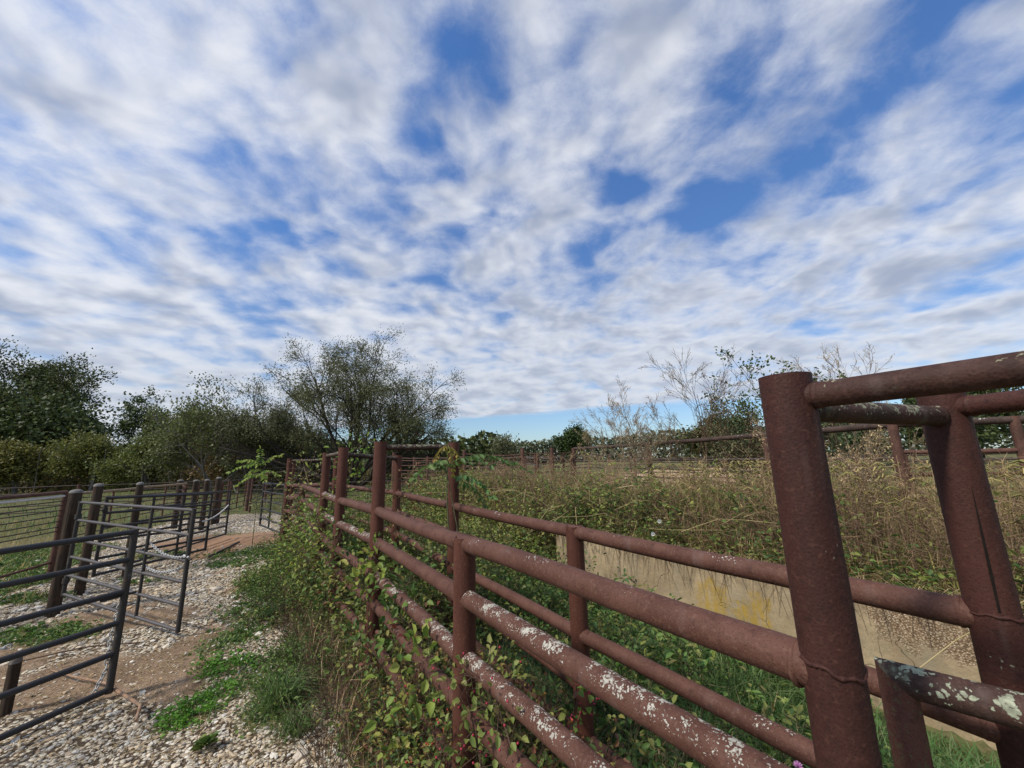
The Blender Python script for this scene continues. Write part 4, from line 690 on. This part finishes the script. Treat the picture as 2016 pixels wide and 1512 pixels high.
fdef=[(21,6.4,L_olive,(-33.5,31),'olive green rounded tree in front of the dark oaks'),(22,4.4,L_olive,(-37.5,29.5),'low yellow green tree below the tallest oak'),(23,6.6,L_olive,(-29,31),'olive tree with thin forked pale stems left of centre wood'),(24,9.3,L_oak,(-46,49),'dark distant tree cresting the gap in the treeline'),(25,9.0,L_oak,(-33.5,41),'dark clumped tree topping the treeline mid way'),(26,7.6,L_autumn,(-28,35),'rusty brown green tree beside the clumped dark tree'),(27,6.2,L_autumn,(-23.5,31),'brownish tree behind the slim wooden posts'),(28,6.5,L_autumn,(-20,33),'brown tinged tree left of the spreading tree'),(29,4.8,L_olive,(-17,31),'low olive tree under the left side of the spreading tree'),(30,3.4,L_olive,(-14.5,33),'short olive tree seen behind the tall fence posts'),(31,3.0,L_oak,(-10.5,36),'small dark tree behind the trunk of the spreading tree'),(32,8.2,L_oak,(-40,47),'dark back row tree between the oaks and the clumped tree'),(33,7.4,L_oak,(-24,44),'back row dark tree above the brown ones'),(34,4.4,L_oak,(-16,46),'back row dark tree behind the spreading tree')]
for sd,h,lm,loc,lab in fdef:
    h*=(.8 if lm is not L_oak else .9)*(.66+.34*((sd*37)%10)/10)*(.86 if loc[0]>-36 else 1)
    tree(sd,h,3,.12,lm,BarkPale if lm is not L_oak else Bark,'woodland_tree',lab,'trees of the wood behind the pens',loc,nl=24,ls=.2 if lm is not L_oak else .3,levels=3,nch=(9,5,4),spread=1.0,clear=.10,cl=.30,minr=.015,up=.15,fl=.95)
tree(41,5.5,2,.07,leafm('airy_leaf',[(.07,.09,.03),(.10,.12,.04)]),BarkPale,'slender_tree','airy slender tree with light foliage just left of the spreading tree',None,(-20.0,26),nl=9,ls=.17,levels=3,nch=(9,5,4),spread=.6,clear=.25,nlimb=3,cl=.25,minr=.014,up=.3)
tree(42,4.9,2,.06,L_willow,BarkPale,'slender_tree','thin bare stemmed tree behind the airy one',None,(-17.6,26.5),nl=6,ls=.15,levels=3,nch=(8,5,4),spread=.6,clear=.2,nlimb=3,cl=.25,minr=.014,up=.3)
# forked pale trunk at the left edge
t=thing('pale_trunk_tree','forked pale grey trunk at the left edge under the oaks','tree',(-42.5,32.5,0)); g=G(); tube(g,[(-42.5,32.5,-.1),(-42.0,32.5,1.6),(-41.3,32.5,3.2),(-41.2,32.5,5)],[.3,.26,.2,.12],8); tube(g,[(-42.1,32.5,1.3),(-41.0,32.5,2.4),(-39.9,32.5,3.6)],[.2,.15,.1],7); g.build('trunk',BarkPale,t); r_=np.random.default_rng(3); g=G(); n=5200; C=np.array([-41.5,33.5,5.2])+r_.normal(size=(n,3))*[2.2,1.6,1.5]; leaves(g,C,r_.normal(size=(n,3)),.34,.24,r_,False); g.build('crown',L_oak,t)
# dark understorey
n=22000; x=rng.uniform(-62,-7,n); y=31+rng.random(n)*14+.0*x; P=np.stack([x,y,hgt(x,y)+rng.random(n)**1.6*1.9*(.6+.8*fnoise(x,y,.3,70))],1); g=G(); leaves(g,P,rng.normal(size=(n,3)),.30,.19,rng,False); g.build('understorey',L_autumn,kind='stuff')
n=9000; x=rng.uniform(-75,-2,n); y=47+rng.random(n)*6; P=np.stack([x,y,hgt(x,y)+rng.random(n)*4.6],1); g=G(); leaves(g,P,rng.normal(size=(n,3)),.8,.6,rng,False); g.build('distant_wood_mass',L_oak,kind='stuff')
n=300; x=rng.uniform(-60,-9,n); y=rng.uniform(29,40,n); P=np.stack([x,y,hgt(x,y)],1); g=G(); B=P+np.stack([rng.normal(size=n)*.4,rng.normal(size=n)*.2,rng.uniform(1.2,3.6,n)],1); sticks(g,P,B,.035,.012); g.build('understorey_stems',BarkPale,kind='stuff')
# far treeline right of centre
n=26000; x=rng.uniform(-40,190,n); top=3.6+5.5*fnoise(x,0*x,.06,80)+np.interp(x,[-40,20,60,120],[0,0,2.5,5]); y=112+rng.random(n)*10-np.interp(x,[0,60,190],[0,8,40]); P=np.stack([x,y,.3+rng.random(n)**.8*top],1); g=G(); leaves(g,P,rng.normal(size=(n,3)),1.0,.8,rng,False); g.build('far_treeline',L_far,kind='stuff')
for k,(x,y,h,lab) in enumerate([(27,30,3.6,'bushy tree beyond the field right of the near tall post'),(33,30,5.0,'dark tree beyond the field behind the split seamed post'),(41,34,6.5,'tree with sparse top at the far right edge'),(17,34,3.6,'round bush beyond the sandy yard'),(22,38,4.2,'bush behind the sandy yard, taller of the two'),(-.5,22,2.0,'small loose shrub on the skyline over the hedge'),(7.5,48,4.0,'dark small tree on the skyline above the long top rail')]):
    tree(60+k,h,2,.08,L_oak if k not in(5,) else L_willow,Bark,'field_tree',lab,'trees beyond the right hand field',(x,y),nl=16 if k!=5 else 5,ls=.3 if k!=5 else .12,levels=3,nch=(8,5,4),spread=.8,clear=.1,cl=.28 if k!=5 else .12,minr=.012)
# ---------------- tall dead weeds against the sky
for k,(x,y,h,lab) in enumerate([(2.15,9.0,2.0,'leftmost dry branching weed against the blue sky above the top rail'),(2.65,9.0,2.1,'feathery dry weed second from the left above the rail'),(3.15,8.6,2.35,'dry weed left of the tallest one'),(3.6,8.5,2.85,'tallest dead branching weed against the clouds'),(4.0,8.3,2.6,'dry weed right of the tallest one'),(4.5,8.3,2.2,'dry weed with purple brown twigs beside the leafy shrub'),(5.9,6.5,2.3,'dry stalk behind the gap under the lichen crossbar'),(3.3,4.1,1.25,'pale dry stalk seen between the two nearest tall posts'),(3.9,4.4,1.1,'leaning dry weed just left of the split post'),(7.6,8,2.9,'thin bare weed over the thick top rail at the right')]):
    r=np.random.default_rng(90+k); z0=float(hgt(x,y)); t=thing('dry_weed',lab,'weed',(x,y,z0),'tall dead weeds on the bank')
    L,tp,td=grow(r,(x,y,z0-.05),h,.012,.5,3,(9,5,4),wander=.10,up=.2,first=.28,ratio=.45,limbs=[((r.normal()*.12,r.normal()*.12,1),h*.95,.011)]+([((.3,.1,1),h*.7,.008)] if k%2 else [((-.35,.1,1),h*.75,.008)]))
    L=[(P,np.maximum(R,.0028),lv) for P,R,lv in L]
    g=G(); wood(g,L,6); g.build('stem',StemB if k in(3,4,5) else Stem,t); g=G(); kk=np.repeat(np.arange(len(tp)),2); C=tp[kk]+r.normal(size=(len(kk),3))*.02; leaves(g,C,td[kk]+r.normal(size=(len(kk),3)),.022,.012,r,False); g.build('seed_heads',L_dry,t)
tree(75,2.4,1,.02,leafm('shrub_leaf',[(.05,.08,.035),(.08,.115,.05),(.11,.14,.06)]),StemB,'leafy_shrub','leafy green shrub rising behind the near tall post',None,(5.5,8.0),nl=4,ls=.07,levels=3,nch=(7,4,3),spread=.6,clear=.2,nlimb=5,cl=.05,minr=.004,up=.3,cat='shrub',oval=True)
tree(76,1.6,1,.02,L_willow,StemB,'leafy_shrub','sparse twiggy shrub left of the leafy one on the bank',None,(4.85,8.4),nl=3,ls=.06,levels=3,nch=(8,5,3),spread=.6,clear=.2,nlimb=3,cl=.05,minr=.004,up=.3,cat='shrub')
# ---------------- pinnate leaved plants
def pinnate(name,label,fronds,stem,lm,lw=.038,LL=.09,cat='plant',n=9):
    t=thing(name,label,cat,tuple(stem[0])); g=G(); tube(g,stem,np.linspace(.008,.004,len(stem)),6); g.build('stem',StemG,t)
    for a,b,sag in fronds:
        P=np.array(cat_(a,b,-sag,n+1)); P[:,2]-=np.linspace(0,1,n+1)**2*sag*1.6; o=G(); tube(o,P,.0025,4,False,True); ax_=unit(np.array(b,float)-np.array(a,float)); side=unit(np.cross(ax_,(0,0,1)))
        for s in(-1,1): leaves(o,P[1:],side[None]*s*.8+ax_*.35+rng.normal(size=(n,3))*.15-[0,0,.55],LL*rng.uniform(.8,1.1,n)*np.linspace(1.0,.7,n),lw,rng,True,.12)
        leaves(o,P[-1:],ax_[None]-[0,0,.3],LL*.8,lw,rng); o.build('frond',lm,t)
L_sumac=leafm('sumac_leaf',[(.05,.10,.03),(.07,.13,.035),(.10,.16,.045)],.35)
cx0=(-.62,3.55,1.70)
pinnate('sumac_plant','young sumac with drooping pinnate leaves climbing the tall post under the crossbar',[(cx0,(-.82,3.25,1.70),.05),(cx0,(-.22,3.6,1.80),.06),((-.55,3.6,1.72),(-.05,3.9,1.82),.07),((-.5,3.62,1.70),(.15,4.1,1.76),.08),((-.55,3.5,1.6),(-.2,3.35,1.55),.06),(cx0,(-.62,3.2,1.78),.03),((-.5,3.6,1.55),(-.3,3.8,1.42),.05)],[(-.42,3.3,.0),(-.45,3.35,.6),(-.5,3.45,1.2),cx0],L_sumac)
L_gold=leafm('golden_leaf',[(.16,.16,.03),(.25,.20,.04),(.12,.12,.03)],.4)
pinnate('sumac_plant','yellowing sumac fronds curled over the top of the tall post',[((-.62,3.66,1.9),(-.72,3.5,1.78),.03),((-.62,3.66,1.9),(-.55,3.55,1.68),.03),((-.6,3.7,1.88),(-.48,3.6,1.72),.03)],[(-.60,3.68,1.0),(-.63,3.66,1.5),(-.62,3.66,1.9)],L_gold,.025,.06)
q=(-4.75,7.45,1.72)
q=(-5.85,9.0,1.75)
pinnate('ailanthus_sapling','bright green sapling with layered pinnate leaves beside the far small gate',[(q,(-6.35,9.0,1.95),.06),(q,(-6.4,8.8,1.72),.06),(q,(-5.5,9.1,2.05),.05),(q,(-5.85,8.9,2.15),.02),((-5.85,9,1.65),(-6.3,9.2,1.6),.05),((-5.85,9,1.6),(-5.45,9.0,1.6),.05),((-5.85,9,1.55),(-6.2,8.8,1.42),.05),((-5.85,9,1.55),(-5.6,8.8,1.5),.05)],[(-5.9,9.05,0),(-5.88,9.02,1.0),q],L_lime,.05,.13)
# ---------------- leafy vine sprigs on rails
def sprig(name,label,centers,n,ls,lm,spread=.09,cat='vine',berries=0,stemm=StemB):
    t=thing(name,label,cat,tuple(centers[0])); P=np.array(centers,float); g=G(); tube(g,P,.003,5); 
    seg=rng.integers(0,len(P)-1,n); f=rng.random(n)[:,None]; A=P[seg]*(1-f)+P[seg+1]*f; C=A+rng.normal(size=(n,3))*spread*.6; k=rng.random(n)<.5; sticks(g,A[k],C[k],.0014,.001); g.build('stem',stemm,t)
    g=G(); D=C-A+rng.normal(size=(n,3))*.02; leaves(g,C,D,ls*rng.uniform(.6,1.25,n),ls*.66,rng); g.build('foliage',lm,t)
    if berries:
        g=G(); k=rng.integers(0,n,berries); Bc=C[k]+rng.normal(size=(berries,3))*.018
        V=Bc[:,None]+IV[None]*.0055; g.add(V.reshape(-1,3),None,((np.arange(berries)*len(IV))[:,None,None]+IF[None]).reshape(-1,3)); g.build('berries',L_red,t,kind='stuff')
L_coral=leafm('coralberry_leaf',[(.10,.15,.035),(.15,.20,.05),(.21,.24,.07),(.17,.13,.06)],.4)
sprig('vine_sprig','lime leafed vine sprig hooked over the rail at the second tall post',[(-1.28,3.42,.70),(-1.18,3.36,1.0),(-1.08,3.3,.93)],70,.07,L_lime,.12)
sprig('vine_sprig','fresh green sprig above the rail between the tall post and the short post',[(-.85,3.05,.5),(-.80,2.95,.88),(-.72,2.9,.93)],80,.065,L_green,.14)
sprig('vine_sprig','broad green leaves reaching left of the short open topped post',[(-.62,2.45,.1),(-.56,2.35,.66),(-.44,2.25,.74)],60,.068,L_lime,.13)
sprig('vine_sprig','green leaves crossing low on the second tall post',[(-1.15,3.3,.2),(-1.2,3.35,.72),(-1.1,3.3,.76)],36,.055,L_green,.13)
sprig('coralberry_bush','arching coralberry with small round leaves hanging in front of the short post',[(-.15,1.85,.0),(-.16,1.85,.5),(-.25,1.95,.80),(-.12,1.85,.82),(-.02,1.75,.6),(.02,1.7,.2)],230,.038,L_coral,.12,'shrub',60)
sprig('coralberry_bush','coralberry sprays with red berries right of the short post',[(.12,1.75,.0),(.08,1.7,.35),(.16,1.72,.55),(.26,1.7,.42)],110,.034,L_coral,.13,'shrub',70)
sprig('coralberry_bush','thin coralberry stems at the lower left of the short post',[(-.5,2.1,0),(-.42,2.0,.4),(-.3,1.95,.55)],90,.034,L_coral,.13,'shrub',40)
sprig('coralberry_bush','low coralberry at the bottom edge under the rails',[(.0,1.45,0),(.05,1.42,.25),(.15,1.4,.35)],80,.034,L_coral,.12,'shrub',30)
sprig('berry_sprig','sprig of yellow leaves and red berries in front of the far alley post',[(.24,2.05,.5),(.27,2.0,.72),(.36,2.0,.70)],26,.045,L_lime,.05,'sprig',50)
sprig('vine_sprig','leafy vine climbing the farthest left tall post',[(-4.2,7.6,.6),(-3.9,7.2,1.5),(-3.3,6.6,1.6)],130,.07,L_hedge,.3)
sprig('vine_sprig','yellow green vine heaped on the rails by the third tall post',[(-2.9,5.6,.8),(-2.6,5.3,1.05),(-2.2,4.9,.95)],220,.055,L_lime,.25)
sprig('vine_sprig','pale vine leaves above the top bar behind the third tall post',[(-2.9,6.6,1.0),(-2.75,6.4,1.9),(-2.3,6.0,2.05)],80,.075,L_lime,.22)
sprig('vine_sprig','reddening creeper climbing the middle tall post',[(-1.5,5.2,.6),(-1.45,5.1,1.5),(-1.1,4.8,1.2)],110,.05,leafm('red_creeper',[(.16,.05,.03),(.11,.07,.03),(.09,.10,.03)]),.22)
sprig('dead_vine','dry tan vine stems tangled on the far left tall post',[(-4.7,8.0,.2),(-4.5,7.9,1.3),(-4.1,7.6,1.7),(-3.7,7.2,1.2)],150,.03,L_dry,.35,stemm=Stem)
sprig('vine_sprig','leafy vine wrapping the middle tall post at rail height',[(-2.05,4.4,.2),(-2.0,4.42,.8),(-1.85,4.35,1.1)],150,.055,L_fresh,.16)
sprig('vine_sprig','vine draped over rails between the third and second tall posts',[(-1.9,4.3,.5),(-1.6,3.95,.85),(-1.35,3.65,.6)],170,.05,L_mix,.17)
sprig('vine_sprig','leafy vine spilling through the rails behind the short open topped post',[(-1.0,3.1,.3),(-.7,2.8,.7),(-.45,2.5,.4)],170,.045,L_mix,.16)
sprig('vine_sprig','yellow green vine spilling left below the fourth tall post',[(-2.7,5.3,.3),(-2.95,5.35,.7),(-2.6,5.1,.55)],190,.055,L_lime,.22)
sprig('vine_sprig','trailing vine low on the rails under the second tall post',[(-1.35,3.4,.0),(-1.2,3.25,.45),(-.95,3.0,.35)],140,.045,L_fresh,.16)
# broad dock leaves at the lower left
def rosette(x,y,n,L,label,lm=L_green):
    t=thing('dock_plant',label,'plant',(x,y,float(gz(x,y)))); a=rng.random(n)*6.283; g=G(); P=np.repeat(np.array([[x,y,float(gz(x,y))+.02]]),n,0); leaves(g,P+rng.normal(size=(n,3))*.01,np.stack([np.cos(a),np.sin(a),rng.uniform(.3,1.1,n)],1),L*rng.uniform(.6,1.1,n),L*.5,rng,True,.15); g.build('leaf_rosette',lm,t)
rosette(-2.0,2.82,18,.085,'broad heart shaped leaves in the grass at the bottom left')
def tuft(x,y,n,h,label,lm=L_grass):
    t=thing('grass_tuft',label,'grass tuft',(x,y,float(gz(x,y))),'grass tufts at the fence'); g=G(); P=np.repeat(np.array([[x,y,float(gz(x,y))]]),n,0)+rng.normal(size=(n,3))*[.05,.05,0]; blades(g,P,rng.uniform(.5,1.1,n)*h,.006,rng.uniform(.3,1.6,n)); g.build('blades',lm,t)
tuft(-1.78,3.22,220,.28,'bushy green grass tuft right of the broad leaves'); tuft(-2.2,4.55,160,.27,'upright green grass tuft below the third tall post'); tuft(-1.5,2.95,150,.2,'low grass tuft in the gravel nearest the bottom'); tuft(-2.9,4.9,120,.2,'short grass tuft on the dirt edge')
tuft(.75,2.75,260,.42,'long arching green grass under the lower far rail'); tuft(1.0,2.5,240,.42,'long arching grass tuft just right of the alley post'); tuft(1.3,2.35,220,.38,'grass clump near the thistle'); tuft(1.95,1.75,260,.26,'thick grass clump at the foot of the wall on the right')
# thistle and white trumpet flowers
for k,(c,lab) in enumerate([((1.02,1.75,.50),'larger pink thistle bloom at the bottom edge'),((1.13,1.83,.52),'smaller pink thistle bloom behind the larger one')]):
    t=thing('thistle',lab,'flower',(c[0],c[1],0)); g=G(); tube(g,[(c[0]+.02,c[1],0),(c[0],c[1],c[2]-.03)],.003,5); n=14; leaves(g,np.stack([np.full(n,c[0]),np.full(n,c[1]),rng.uniform(.05,c[2]-.1,n)],1),rng.normal(size=(n,3))*[1,1,.3],.08,.02); g.build('stem',StemG,t)
    g=G(); n=90; leaves(g,np.repeat([[c[0],c[1],c[2]-.02]],n,0),rng.normal(size=(n,3))*[1,1,.5]+[0,0,.9],.03 if k==0 else .02,.004,rng,False); g.build('bloom',L_pink,t)
for k,(c,lab) in enumerate([((1.41,3.9,1.13),'upper white trumpet flower in the weeds above the wall'),((1.31,3.82,1.03),'lower white trumpet flower just above the far top rail')]):
    t=thing('trumpet_flower',lab,'flower',c); g=G(); tube(g,[(c[0]+.04,c[1]+.04,c[2]-.02),(c[0]+.01,c[1],c[2]),(c[0]-.01,c[1]-.02,c[2]+.005),(c[0]-.02,c[1]-.035,c[2]+.01)],[.003,.005,.010,.019],10,False,False); g.build('petals',L_white,t)
    g=G(); tube(g,[(c[0]+.2,c[1]+.2,.72),(c[0]+.04,c[1]+.04,c[2]-.02)],.003,5); g.build('stem',StemG,t)
bpy.data.meshes.remove(ico)
print('objects',len(bpy.data.objects),'tris',sum(sum(len(p.vertices)-2 for p in []) for m in []) , sum(len(m.loops)-2*len(m.polygons) for m in bpy.data.meshes))
